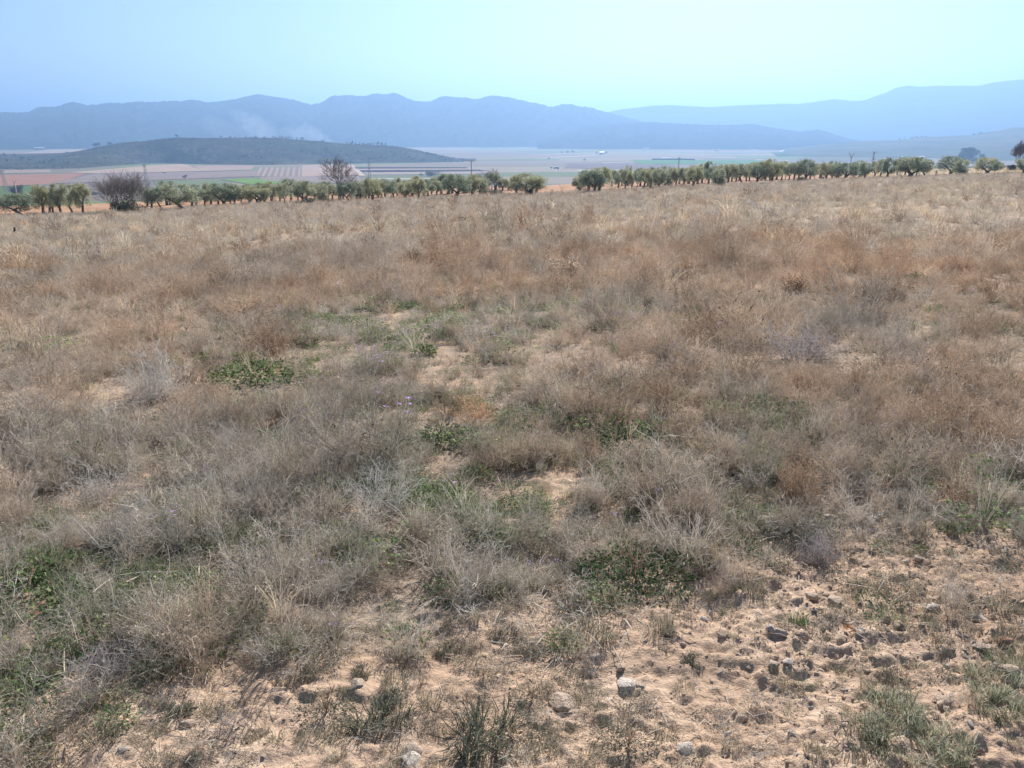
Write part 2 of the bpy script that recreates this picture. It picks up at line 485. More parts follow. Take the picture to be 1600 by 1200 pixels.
HILL = ridge('hill', jag(hill_crest, 0.5, 12), 1500, 1950, M_HILL, 620, 61, 0.10, 0.25, 0.5, 70, hill_base, 0.8)
ridge('slope', jag(right_crest, 0.4, 15), 2300, 3300, scrub_mat('slope_scrub', (0.07, 0.09, 0.05), (0.12, 0.12, 0.08), (0.20, 0.17, 0.12), 160), 260, 71, 0.04, 0.3, 0.5, 40)

# ------------------------------------------------------------------ valley fields
def field_mat(name, col, rows=None):
    m, nt = new_mat(name)
    g = N(nt, 'ShaderNodeTexCoord'); P = g.outputs['UV']
    ge = N(nt, 'ShaderNodeNewGeometry')
    n = noise(nt, ge.outputs['Position'], 0.03, 4)
    gm = sum(col) / 3
    col = tuple((x * .92 + gm * .08) * .84 for x in col)
    c = mixc(nt, n, tuple(x * 0.75 for x in col), tuple(x * 1.2 for x in col))
    if rows:
        w = N(nt, 'ShaderNodeTexWave'); w.inputs['Scale'].default_value = rows[0]; w.inputs['Distortion'].default_value = 0.3
        nt.links.new(P, w.inputs['Vector'])
        c = mixc(nt, rng_map(nt, w.outputs['Fac'], 0.5, 0.62), rows[1], c)
    surface(nt, c, 0.95, spec=0.0)
    return m
def patch(name, quad, col, rows=None, nu=24, nv=8, lift=0.5):
    P = [ground_at(a, b, 420) for a, b in quad]        # far-left, far-right, near-right, near-left
    V = []; U = []
    for j in range(nv + 1):
        for i in range(nu + 1):
            u, v = i / nu, j / nv
            p = (P[0] * (1 - u) + P[1] * u) * (1 - v) + (P[3] * (1 - u) + P[2] * u) * v
            z = float(terrain(p.x, p.y, False)) + lift
            V.append((p.x, p.y, z)); U.append((u, v))
    Fq = np.array([(j * (nu + 1) + i, (j + 1) * (nu + 1) + i, (j + 1) * (nu + 1) + i + 1, j * (nu + 1) + i + 1) for j in range(nv) for i in range(nu)])
    me = mesh_from(name, V, Fq, [field_mat(name + '_soil', col, rows)], True)
    uv = me.uv_layers.new(name='UVMap')
    idx = np.zeros(len(me.loops), np.int32); me.loops.foreach_get('vertex_index', idx)
    uv.data.foreach_set('uv', np.array(U, np.float32)[idx].ravel())
    kind(link(name, me), 'structure')
FIELDS = [
    ('stubble_field', [(-40, 267.5), (78, 266), (80, 270), (-40, 272)], (0.42, 0.32, 0.25)),
    ('red_field', [(-60, 275), (135, 271.5), (85, 288), (-60, 294)], (0.42, 0.22, 0.15)),
    ('tan_field', [(105, 270), (283, 256.2), (318, 267.5), (150, 271.5)], (0.52, 0.37, 0.28)),
    ('tan_field', [(300, 259.5), (398, 259), (392, 265.5), (318, 268)], (0.46, 0.33, 0.26)),
    ('mauve_field', [(150, 272), (402, 266.5), (404, 276), (70, 287.5)], (0.33, 0.255, 0.225)),
    ('green_field', [(-50, 294), (52, 290), (60, 312), (-50, 314)], (0.13, 0.20, 0.07)),
    ('pale_green_field', [(240, 283), (338, 281), (390, 293), (250, 299)], (0.22, 0.25, 0.13)),
    ('grey_field', [(60, 288.5), (236, 284), (246, 300), (60, 308)], (0.25, 0.21, 0.18)),
    ('bright_green_field', [(343, 280.5), (402, 279), (458, 286.5), (392, 289)], (0.20, 0.33, 0.07)),
    ('vineyard', [(404, 262), (470, 261.5), (469, 276), (396, 276.5)], (0.46, 0.34, 0.27), (2.4, (0.24, 0.19, 0.16))),
    ('tan_field', [(472, 258.5), (548, 257), (562, 274), (471, 276)], (0.52, 0.37, 0.29)),
    ('mauve_field', [(404, 277), (560, 275), (566, 288), (410, 283)], (0.36, 0.28, 0.24)),
    ('pale_track', [(548, 257.5), (551, 257.5), (572, 275), (562, 275)], (0.62, 0.50, 0.38)),
    ('ploughed_field', [(553, 261.6), (728, 261.3), (732, 263.3), (556, 264.0)], (0.10, 0.08, 0.085)),
    ('stubble_field', [(557, 264.3), (732, 263.6), (742, 265.3), (560, 266.2)], (0.50, 0.38, 0.31)),
    ('ploughed_field', [(561, 266.5), (745, 265.5), (765, 267.3), (566, 269.3)], (0.09, 0.07, 0.08)),
    ('stubble_field', [(567, 269.8), (770, 268), (776, 271.5), (574, 273.4)], (0.46, 0.36, 0.30)),
    ('grey_green_field', [(575, 274), (780, 272), (790, 282), (580, 284)], (0.24, 0.26, 0.17)),
    ('pale_track', [(570, 279.5), (672, 279), (672, 280.4), (570, 281)], (0.60, 0.52, 0.42)),
    ('long_green_field', [(985, 250), (1185, 250.2), (1232, 255.5), (1000, 257)], (0.17, 0.30, 0.12)),
    ('mauve_field', [(890, 255), (1040, 257.5), (1090, 266), (880, 263)], (0.28, 0.22, 0.21)),
    ('dark_green_field', [(1205, 238.5), (1300, 237), (1345, 242.5), (1215, 245)], (0.10, 0.15, 0.07)),
    ('pale_track', [(858, 245.6), (930, 242.6), (930, 243.4), (858, 246.6)], (0.66, 0.58, 0.48)),
    ('pale_track', [(904, 266), (952, 265.5), (956, 267.5), (904, 268.2)], (0.62, 0.54, 0.42)),
    ('pale_track', [(940, 254.5), (1010, 252.2), (1010, 252.9), (940, 255.4)], (0.60, 0.52, 0.44)),
    ('white_road', [(1216, 236.4), (1240, 229.6), (1242, 230.4), (1220, 237)], (0.72, 0.70, 0.66)),
    ('white_road', [(1240, 229.6), (1262, 227.2), (1263, 227.8), (1242, 230.4)], (0.72, 0.70, 0.66)),
    ('pale_field', [(0, 243), (200, 222.5), (262, 222.4), (80, 245)], (0.50, 0.38, 0.28)),
    ('pale_track', [(1180, 249.6), (1232, 250.6), (1232, 251.4), (1180, 250.3)], (0.58, 0.52, 0.44)),
    ('grey_green_field', [(1250, 246), (1420, 246), (1450, 254), (1240, 252)], (0.25, 0.23, 0.17)),
    ('pale_track', [(1440, 248), (1500, 247.5), (1500, 248.4), (1440, 249)], (0.60, 0.54, 0.46)),
]
for f in FIELDS: patch(*f)
# ------------------------------------------------------------------ trees
BARK = plain('olive_bark', (0.125, 0.105, 0.092), 0.95, 0.45, 9)
GREYBARK = plain('bare_twig_bark', (0.24, 0.21, 0.185), 0.95, 0.35, 6)
MAUVEBARK = plain('mauve_twig_bark', (0.21, 0.15, 0.14), 0.95, 0.3, 6)
OLIVE = [veg('olive_leaves', [(0, (0.186, 0.217, 0.128)), (0.45, (0.320, 0.346, 0.222)), (0.8, (0.454, 0.469, 0.330)), (1, (0.599, 0.599, 0.464))], 0.48),
         veg('olive_leaves_yellowish', [(0, (0.227, 0.242, 0.128)), (0.5, (0.372, 0.377, 0.217)), (1, (0.578, 0.557, 0.392))], 0.48),
         veg('olive_leaves_dark', [(0, (0.144, 0.180, 0.119)), (0.5, (0.253, 0.294, 0.196)), (1, (0.464, 0.490, 0.372))], 0.45)]
DARKLEAF = veg('dark_evergreen_leaves', [(0, (0.025, 0.038, 0.026)), (0.6, (0.04, 0.054, 0.034)), (1, (0.08, 0.095, 0.055))], 0.15, spec=0.05)
BUSHLEAF = veg('bush_leaves', [(0, (0.07, 0.08, 0.06)), (0.6, (0.15, 0.165, 0.115)), (1, (0.32, 0.33, 0.24))], 0.3)

def olive_meshes(seed, style):
    """trunk and crown of one olive, about 1 unit tall and 1 unit wide; style: 0 vase, 1 leaning, 2 upright single, 3 multi-stem, 4 slim young, 5 skirted to the ground"""
    random.seed(seed)
    t = MB()
    ends = []
    forks = {0: 3, 1: 2, 2: 3, 3: 3, 4: 2, 5: 3}[style]
    lean = {0: 0.02, 1: -0.20, 2: 0.04, 3: 0.0, 4: 0.05, 5: 0.0}[style]
    hf = {0: 0.20, 1: 0.28, 2: 0.30, 3: 0.10, 4: 0.26, 5: 0.16}[style]
    rad = {0: 0.062, 1: 0.048, 2: 0.056, 3: 0.06, 4: 0.024, 5: 0.05}[style]
    k0 = Vector((lean * 0.8, random.uniform(-.03, .03), hf))
    if style == 3:
        starts = [(Vector((random.uniform(-.1, .1), random.uniform(-.06, .06), -0.03))) for _ in range(3)]
        for i, s in enumerate(starts):
            e = s * 1.5 + Vector((0, 0, 0.30))
            t.tube([s, s + Vector((0.015, 0, 0.12)), e], [rad * 0.95, rad * 0.75, rad * 0.6], 8)
            ends.append(e)
    else:
        t.tube([(0, 0, -0.04), (0.0, 0, 0.015), k0 * 0.5 + Vector((random.uniform(-.015, .015), 0, 0)), k0], [rad * 1.5, rad * 1.15, rad * 0.9, rad * 0.95], 9)
        ends = [k0.copy() for _ in range(forks)]
    tips = []
    for i, e in enumerate(ends):
        a = 2 * math.pi * i / len(ends) + random.uniform(-.5, .5)
        spread = 0.22 if style in (0, 1, 3) else 0.15
        p1 = e + Vector((math.cos(a) * spread * 0.7, math.sin(a) * spread * 0.7, 0.14))
        p2 = p1 + Vector((math.cos(a) * spread * 0.5, math.sin(a) * spread * 0.5, 0.20))
        t.tube([e - Vector((0, 0, 0.02)), (e + p1) / 2 + Vector((0, 0, .01)), p1, p2], [rad * 0.62, rad * 0.5, rad * 0.38, rad * 0.15], 7)
        tips += [p1, p2]
        for j in range(3):
            b = random.uniform(0, 6.28)
            q = p1.lerp(p2, random.random()) + Vector((math.cos(b) * 0.2, math.sin(b) * 0.2, random.uniform(-.02, .16)))
            t.tube([p1, (p1 + q) / 2 + Vector((0, 0, 0.03)), q], [rad * 0.25, rad * 0.17, rad * 0.06], 5)
            tips.append(q)
    # crown: many leaf sprays gathered in uneven lobes, with gaps between them
    c = MB()
    lobes = []
    nl = {0: 21, 1: 20, 2: 18, 3: 23, 4: 11, 5: 24}[style]
    zlo, zhi = {0: (0.31, 0.86), 1: (0.27, 0.84), 2: (0.32, 0.87), 3: (0.27, 0.88), 4: (0.39, 0.85), 5: (0.12, 0.86)}[style]
    wmax = {4: 0.27, 2: 0.36, 5: 0.34}.get(style, 0.40)
    for i in range(nl):
        a = 2.4 * i + random.uniform(-.5, .5)
        z = random.uniform(zlo, zhi)
        w = wmax * math.sqrt(max(0.05, 1 - ((z - (zlo * 0.6 + zhi * 0.4)) / (zhi - zlo) * 1.0) ** 2)) * random.uniform(0.5, 1.0)
        lobes.append((Vector((math.cos(a) * w + lean * 0.7, math.sin(a) * w, z)), random.uniform(0.095, 0.165)))
    for z in range(5):
        a = random.uniform(0, 6.28)
        lobes.append((Vector((math.cos(a) * random.uniform(0.05, 0.24) + lean, math.sin(a) * 0.2, random.uniform(0.86, 0.93))), random.uniform(0.05, 0.085)))
    for lc, lr in lobes:
        n = int(175 * (lr / 0.12) ** 2)
        for _ in range(n):
            d = Vector((random.gauss(0, 1), random.gauss(0, 1), random.gauss(0, 1))).normalized()
            p = lc + Vector((d.x, d.y, d.z * 0.85)) * lr * (random.random() ** 0.45)
            dd = (d + Vector((0, 0, 0.5)) + Vector((random.gauss(0, .5), random.gauss(0, .5), random.gauss(0, .5))))
            c.leaf(p, dd, random.uniform(0.035, 0.07), random.uniform(0.013, 0.024), 0, 0.15)
        # shoots that break the outline
        for _ in range(4):
            d = Vector((random.gauss(0, .8), random.gauss(0, .8), abs(random.gauss(0, 1)) + 0.2)).normalized()
            for q in range(7):
                c.leaf(lc + d * lr * (0.9 + 0.10 * q), d + Vector((random.gauss(0, .6), random.gauss(0, .6), random.gauss(0, .6))), 0.045, 0.016, 0, 0.1)
    return t.mesh('olive_trunk', [BARK], True), c.mesh('olive_crown', [OLIVE[seed % 3]])

STYLE = {}
for st in range(6):
    STYLE[st] = [olive_meshes(100 + st * 7 + q, st) for q in range(3 if st in (0, 2) else 2)]
_oc = [0]
def olive(px, base, width, top, style, label, group='olive trees along the far edge of the field'):
    p = ground_at(px, base, 40)
    s = mpp(p)
    h = (base - top) * s * 1.02; w = width * s * 1.14
    tr, cr = STYLE[style][_oc[0] % len(STYLE[style])]; _oc[0] += 1
    o = thing('olive_tree', label, 'olive tree', p, group)
    k = 0.90 + 0.2 * random.random()
    o.scale = (w, w * 0.9, h * k); o.rotation_euler.z = random.choice((0.0, 0.5, -0.4, 0.9, -0.8)) if style != 1 else random.uniform(-.3, .3)
    link('trunk', tr, o); link('crown', cr, o)
    return o
random.seed(3)
TREES = [
 (36, 338, 60, 301, 1, 'leaning olive at the far left edge, its dark trunk tilted to the left'),
 (68, 336, 38, 290, 2, 'upright olive right behind the leaning olive at far left'),
 (96, 336, 32, 288, 0, 'forked olive in the middle of the dark olive clump at far left'),
 (115, 335, 32, 286, 1, 'tallest olive of the far-left clump, with a thick slanting trunk'),
 (130, 335, 32, 291, 2, 'paler olive at the right end of the far-left clump'),
 (237, 325, 24, 297, 2, 'olive directly right of the leafless thicket, in its shade'),
 (251, 324, 22, 296, 1, 'thin leaning olive second to the right of the leafless thicket'),
 (289, 329, 60, 292, 1, 'wide leaning olive nearest the field, right of the leafless thicket'),
 (300, 322, 30, 293, 2, 'olive half hidden behind the wide leaning olive'),
 (320, 325, 22, 296, 2, 'narrow olive between the wide leaning one and a dark round crown'),
 (350, 323, 44, 290, 0, 'dark round-crowned olive in front, left of the bright green field'),
 (341, 321, 28, 292, 2, 'olive touching the back left of the dark round-crowned olive'),
 (367, 322, 24, 290, 2, 'slim olive just right of the dark round-crowned olive'),
 (377, 319, 20, 293, 2, 'small olive set back under the bright green field'),
 (401, 320, 42, 288, 3, 'twin-trunked olive below the bright green field'),
 (444, 321, 38, 287, 4, 'young yellowish olive with two thin trunks, right of the twin-trunked one'),
 (438, 317, 26, 288, 2, 'olive behind the left side of the young yellowish olive'),
 (474, 318, 38, 285, 0, 'vase-shaped olive left of the tall bare tree'),
 (466, 315, 22, 287, 2, 'olive behind the vase-shaped olive'),
 (492, 313, 26, 288, 2, 'olive in the gap between the vase-shaped olive and the tall bare tree'),
 (504, 316, 24, 289, 5, 'low olive left of the tall bare tree trunk'),
 (519, 315, 24, 287, 2, 'olive seen through the branches of the tall bare tree'),
 (548, 317, 32, 284, 1, 'thick-trunked slanting olive right of the tall bare tree'),
 (576, 314, 26, 282, 2, 'olive in front of the steel pylon, left of its pair'),
 (582, 316, 32, 279, 0, 'taller olive in front of the steel pylon with the crossarm'),
 (596, 311, 24, 284, 2, 'olive set back, right of the taller olive at the pylon'),
 (610, 315, 30, 284, 4, 'slender young olive with a forked thin trunk, right of the pylon'),
 (633, 312, 30, 283, 0, 'dark-trunked olive standing apart, two to the right of the pylon'),
 (654, 312, 28, 282, 2, 'straight thick-trunked olive below the striped ploughed fields'),
 (668, 310, 26, 283, 2, 'olive right of the straight thick-trunked one'),
 (682, 308, 24, 284, 2, 'small rear olive left of the big spreading olive'),
 (714, 309, 46, 275, 0, 'big spreading olive left of the plain pole'),
 (737, 308, 30, 277, 3, 'olive right of the big spreading olive, at the foot of the plain pole'),
 (749, 307, 28, 279, 2, 'pale olive in front of the long dark low bush'),
 (785, 298, 24, 280, 2, 'rear olive between the long low bush and the lone olive'),
 (794, 297, 22, 281, 2, 'rear olive touching the left side of the lone olive'),
 (826, 306, 62, 269, 3, 'lone wide multi-stemmed olive left of the gap in the grove'),
 (906, 299, 34, 272, 5, 'left lobe of the big clump, an olive skirted almost to the ground'),
 (919, 301, 40, 266, 2, 'left of the three trunks in the big dark olive clump right of the gap'),
 (927, 302, 44, 264, 3, 'middle of the three trunks in the big dark olive clump'),
 (936, 301, 42, 265, 2, 'right of the three trunks in the big dark olive clump'),
 (966, 293, 22, 270, 2, 'first small pale olive right of the big dark clump'),
 (977, 294, 22, 268, 2, 'second small pale olive right of the big dark clump'),
 (987, 295, 24, 269, 2, 'third small pale olive right of the big dark clump'),
 (995, 296, 20, 268, 4, 'thin-trunked olive in the pale row right of the big dark clump'),
 (1006, 296, 26, 267, 2, 'thick straight olive in the middle of the pale row'),
 (1016, 296, 26, 265, 2, 'olive left of the dark pair with a low forked trunk'),
 (1029, 296, 28, 263, 0, 'olive with a low forked trunk in front of a tall dark crown'),
 (1039, 290, 36, 258, 5, 'tall dark round olive just left of the thin plain pole'),
 (1056, 290, 22, 266, 2, 'small olive under the thin plain pole'),
 (1068, 291, 24, 264, 2, 'olive right of the thin plain pole'),
 (1083, 292, 30, 262, 0, 'forked olive between the thin pole and the paired dark olives'),
 (1101, 290, 18, 265, 4, 'slim yellowish olive left of the paired dark olives'),
 (1107, 288, 28, 256, 2, 'left of the paired tall dark olives at centre right'),
 (1122, 292, 28, 261, 5, 'dark olive with leaves down to the ground, in front of the pair'),
 (1137, 288, 28, 257, 2, 'right of the paired tall dark olives at centre right'),
 (1150, 284, 20, 260, 2, 'small olive between the tall pair and the thick-trunked olive'),
 (1159, 287, 24, 258, 1, 'thick bent olive trunk under a small crown'),
 (1166, 283, 20, 257, 2, 'rear olive right of the thick bent one'),
 (1182, 287, 32, 255, 0, 'olive with a flared trunk left of the double-trunked olive'),
 (1205, 286, 40, 253, 3, 'double-trunked olive with a broad crown at centre right'),
 (1221, 282, 20, 256, 2, 'small olive right of the double-trunked one'),
 (1226, 284, 18, 257, 4, 'thin-stemmed olive in front of the small one right of the double trunk'),
 (1240, 283, 26, 253, 2, 'dense olive behind the left of the green ground bush'),
 (1258, 283, 32, 253, 0, 'olive spreading above the green ground bush'),
 (1272, 280, 20, 256, 4, 'slim pale olive right of the green ground bush'),
 (1290, 281, 28, 256, 0, 'small forked olive beside the reddish rounded bush'),
 (1321, 280, 42, 253, 0, 'wide vase-shaped olive directly below the Y-headed pole'),
 (1350, 280, 24, 255, 2, 'single upright olive directly below the thin lattice pylon'),
 (1375, 278, 22, 251, 2, 'left of two touching olives right of the lattice pylon'),
 (1386, 279, 26, 249, 0, 'right of two touching olives right of the lattice pylon'),
 (1421, 278, 58, 247, 0, 'widest olive of the right-hand grove, below the white farmhouse'),
 (1446, 276, 26, 252, 1, 'slanting olive right of the widest right-hand olive'),
 (1485, 274, 42, 245, 0, 'olive left of the dark evergreen, partly in front of it'),
 (1500, 274, 28, 250, 5, 'small olive below the dark evergreen'),
 (1541, 273, 46, 247, 0, 'isolated round olive right of the dark evergreen'),
 (1553, 273, 16, 254, 4, 'thin stemmed olive at the right side of the isolated round olive'),
 (1598, 272, 34, 248, 0, 'last olive, cut by the right edge of the picture'),
]
for t in TREES: olive(*t)
REAR = [(77, 333), (84, 332), (231, 322), (258, 321), (268, 320), (308, 320), (330, 319), (360, 318), (388, 318), (412, 316), (424, 316), (455, 314), (481, 313), (511, 311), (535, 311), (556, 311), (565, 310), (571, 309), (590, 308), (603, 307), (614, 309), (622, 306), (643, 306), (648, 304),
        (661, 305), (676, 304), (690, 303), (698, 303), (706, 302), (724, 302), (731, 301), (743, 300), (757, 300), (774, 298), (808, 301), (836, 303), (957, 291), (971, 290), (982, 290), (1000, 290), (1011, 290), (1021, 289), (1047, 288), (1062, 287), (1076, 287), (1090, 287), (1096, 286), (1115, 285), (1130, 284), (1145, 283), (1154, 282), (1172, 282), (1189, 281),
        (1197, 281), (1214, 280), (1233, 280), (1247, 279), (1264, 280), (1281, 278), (1300, 278), (1306, 278), (1335, 276), (1343, 276), (1365, 276), (1400, 274), (1413, 274), (1433, 274)]
for i, (px, py) in enumerate(REAR):
    h = np.interp(px, [0, 600, 1100, 1450], [38, 28, 26, 24]) * random.uniform(.85, 1.05)
    olive(px + random.uniform(-2, 2), py, h * random.uniform(.75, 1.0), py - h, random.choice((2, 2, 0, 5, 3)), 'olive tree in the rear rows of the grove, half hidden by the front olives', 'rear rows of olive trees')

def bare_tree(name, label, p, h, w, mat, seed, levels=5, stems=1, r0=0.16, cat='tree', group=None, first=0.35, splay=0.55, leafy=None, thin=1.0):
    random.seed(seed)
    m = MB()
    def grow(q, d, L, r, lev):
        n = 4
        pts = [q]; rr = [r]
        dd = d.copy()
        for i in range(n):
            dd = (dd + Vector((random.gauss(0, .13), random.gauss(0, .13), random.gauss(0.05, .08)))).normalized()
            pts.append(pts[-1] + dd * L / n); rr.append(r * (1 - 0.45 * (i + 1) / n))
        m.tube(pts, rr, 7 if lev > 3 else (5 if lev > 1 else 4))
        if lev == 0: return
        k = 4 if lev > 3 else 3 if lev > 2 else random.choice((3, 4, 4))
        for i in range(k):
            f = random.uniform(0.45, 1.0) if i else 1.0
            j = min(n, max(1, int(round(f * n))))
            a = random.uniform(0, 6.28)
            o = dd.orthogonal().normalized(); o2 = dd.cross(o)
            nd = (dd + (o * math.cos(a) + o2 * math.sin(a)) * random.uniform(splay * 0.7, splay * 1.5) + Vector((0, 0, 0.12))).normalized()
            grow(pts[j], nd, L * random.uniform(0.66, 0.90), max(rr[j] * random.uniform(0.55, 0.72), 0.013 * thin), lev - 1)
    for s in range(stems):
        a = 6.28 * s / max(stems, 1) + random.random()
        lean = 0.10 if stems == 1 else random.uniform(0.35, 0.75)
        b = Vector((0, 0, -0.15)) if stems == 1 else Vector((math.cos(a) * w * 0.10, math.sin(a) * w * 0.10, -0.1))
        grow(b, Vector((math.cos(a) * lean, math.sin(a) * lean, 1)).normalized(), h * first, r0 if stems == 1 else r0 * random.uniform(.6, 1), levels)
    V = np.array(m.v)
    hx = np.percentile(np.abs(V[:, 0]), 97.5); hz = np.percentile(V[:, 2], 99.5)
    V[:, 0] *= (w / 2) / hx; V[:, 1] *= (w / 2) / hx; V[:, 2] *= h / hz
    m.v = V.tolist()
    o = thing(name, label, cat, p, group)
    link('branches', m.mesh('branches', [mat], True), o)
    if leafy: link('foliage', leafy, o)
    return o
def leaf_blob(lobes, mat, L, W, dens, zf=0.8, name='foliage'):
    c = MB()
    for (x, y, z, r) in lobes:
        for _ in range(int(dens * r * r)):
            d = Vector((random.gauss(0, 1), random.gauss(0, 1), random.gauss(0, 1))).normalized()
            p = Vector((x, y, z)) + Vector((d.x, d.y, d.z * zf)) * r * random.random() ** 0.42
            if p.z < 0: p.z = abs(p.z) * 0.3
            c.leaf(p, d + Vector((random.gauss(0, .5), random.gauss(0, .5), random.gauss(0.3, .5))), L * random.uniform(.6, 1.2), W * random.uniform(.6, 1.2), 0, 0.1)
    return c.mesh(name, [mat])

# tall bare tree in the grove
p = ground_at(530, 317, 40); s = mpp(p)
bare_tree('bare_tree', 'tall leafless grey tree with a rounded bare crown above the olive row', p, 69 * s, 58 * s, GREYBARK, 19, 5, 1, 0.15, first=0.20, splay=0.72, thin=.75)
# bare shrub with dark green base
p = ground_at(195, 334, 40); s = mpp(p)
random.seed(4)
lob = [(random.gauss(0, 14) * s, random.gauss(0, 8) * s, abs(random.gauss(0, 7)) * s + 3 * s, random.uniform(5, 9) * s) for _ in range(20)]
bare_tree('bare_shrub', 'wide leafless thicket with dense dark green foliage at its foot, left of the olive row', p, 63 * s, 74 * s, GREYBARK, 5, 4, 14, 0.09, 'shrub', splay=0.55, thin=.8, leafy=leaf_blob(lob, BUSHLEAF, 0.30, 0.14, 230))
# dark thicket and bare shoots behind the olives
p = ground_at(768, 304, 40); s = mpp(p); random.seed(8)
lob = [(random.uniform(-19, 19) * s, random.gauss(0, 6) * s, random.uniform(1, 7) * s, random.uniform(3, 5) * s) for _ in range(12)]
o = thing('low_bush', 'long low dark bush between olive trunks, beside the lone olive right of centre', 'bush', p)
link('foliage', leaf_blob(lob, BUSHLEAF, 0.25, 0.11, 420), o); 
m = MB(); 
for _ in range(60):
    q = Vector((random.uniform(-18, 18) * s, random.gauss(0, 5) * s, 0)); d = Vector((random.gauss(0, .35), random.gauss(0, .35), 1))
    m.tube([q, q + d * 5 * s, q + d * 9 * s + Vector((random.gauss(0, .3), 0, 0))], [0.03, 0.02, 0.01], 4)
link('branches', m.mesh('branches', [GREYBARK]), o)
p = ground_at(765, 297, 40); s = mpp(p)
bare_tree('bare_shrub', 'leafless upright shoots showing above the olive crowns, right of the plain pole', p, 32 * s, 34 * s, GREYBARK, 31, 4, 6, 0.07, 'shrub', splay=0.35)
# mauve leafless tree on the right edge
p = ground_at(1594, 264, 40); s = mpp(p)
bare_tree('bare_tree', 'mauve-grey leafless tree with fine twigs, cut by the right edge of the picture', p, 42 * s, 34 * s, MAUVEBARK, 44, 6, 2, 0.16, splay=0.4, thin=1.6)
# dark evergreen
p = ground_at(1511, 261.5, 40); s = mpp(p); random.seed(21)
lob = [(random.gauss(0, 9) * s, random.gauss(0, 7) * s, random.uniform(11, 26) * s, random.uniform(3.5, 6) * s) for _ in range(22)]
lob += [(13 * s, 0, 10 * s, 4.2 * s), (10 * s, 3 * s, 8 * s, 4 * s), (-11 * s, 0, 14 * s, 4 * s)]
o = thing('evergreen_tree', 'dark rounded evergreen tree, much darker than the olives, standing behind them at right', 'tree', p)
m = MB(); m.tube([(0, 0, -.2), (0.1, 0, 4 * s), (0.2, 0, 9 * s), (0, 0, 16 * s)], [0.45, 0.35, 0.28, 0.1], 8)
for a in range(5): m.tube([(0.15, 0, 7 * s), (math.cos(a * 1.3) * 4 * s, math.sin(a * 1.3) * 4 * s, 12 * s), (math.cos(a * 1.3) * 8 * s, math.sin(a * 1.3) * 8 * s, 17 * s)], [0.16, 0.1, 0.05], 5)
link('trunk', m.mesh('trunk', [BARK], True), o)
link('crown', leaf_blob(lob, DARKLEAF, 0.55, 0.26, 150, 0.85, 'crown'), o)
# rounded tree behind the poles at far left
p = ground_at(30, 312, 40); s = mpp(p); random.seed(23)
lob = [(random.gauss(0, 4.5) * s, random.gauss(0, 4) * s, random.uniform(8, 22) * s, random.uniform(3, 5) * s) for _ in range(16)]
o = thing('rounded_tree', 'rounded grey-green tree beside the slim white pole at far left, behind the olives', 'tree', p)
m = MB(); m.tube([(0, 0, -.2), (0, 0, 5 * s), (0.1, 0, 14 * s)], [0.3, 0.2, 0.1], 7); link('trunk', m.mesh('trunk', [BARK], True), o)
link('crown', leaf_blob(lob, BUSHLEAF, 0.4, 0.2, 190, 0.85, 'crown'), o)
def small_bush(px, py, w, h, label, mat, seed, cat='bush', name='low_bush', L=0.22):
    random.seed(seed); p = ground_at(px, py, 30); s = mpp(p)
    lob = [(random.gauss(0, w * 0.22) * s, random.gauss(0, w * 0.18) * s, random.uniform(0.2, 0.62) * h * s, random.uniform(0.22, 0.36) * min(w, h * 1.3) * s) for _ in range(9)]
    o = thing(name, label, cat, p)
    link('foliage', leaf_blob(lob, mat, L, L * 0.45, 420), o)
    m = MB()
    for _ in range(22):
        d = Vector((random.gauss(0, .5), random.gauss(0, .5), 1)) * h * s
        m.tube([(0, 0, -.05), d * 0.5 + Vector((random.gauss(0, .05), 0, 0)), d * random.uniform(.7, 1.0)], [0.025, 0.016, 0.008], 4)
    link('branches', m.mesh('branches', [GREYBARK]), o)
small_bush(1580, 266, 15, 10, 'small dark bush next to the mauve bare tree at the right edge', DARKLEAF, 41)
small_bush(484, 320, 17, 12, 'grey-green bush at the foot of the vase-shaped olive, left of the tall bare tree', BUSHLEAF, 42)
small_bush(510, 318, 16, 8, 'low dark grey bush directly left of the tall bare tree trunk', BUSHLEAF, 43)
small_bush(464, 321, 15, 6, 'flat brown bush left of the grey-green bush under the olives', veg('brown_bush_leaves', [(0, (0.12, 0.09, 0.06)), (1, (0.28, 0.2, 0.14))], .2), 44)
small_bush(50, 340, 18, 9, 'pale grey bush at the foot of the leaning olive at far left', veg('pale_bush_leaves', [(0, (0.18, 0.17, 0.14)), (1, (0.38, 0.36, 0.30))], .3), 45)
small_bush(1251, 285, 12, 10, 'green bush at the foot of an olive, nearest the field, right of centre', BUSHLEAF, 46)
small_bush(1284, 282, 6, 8, 'rounded reddish stump-like bush left of a forked olive', veg('reddish_bush_leaves', [(0, (0.20, 0.11, 0.07)), (1, (0.30, 0.18, 0.12))], .2), 47)
small_bush(905, 297, 18, 6, 'dark low bush under the left skirt of the big olive clump', DARKLEAF, 48)
small_bush(1023, 296, 8, 5, 'small grey bush among the trunks in the middle of the grove', BUSHLEAF, 49)
small_bush(672, 276, 24, 12, 'dark bush top rising behind the olive crowns at centre', BUSHLEAF, 50)

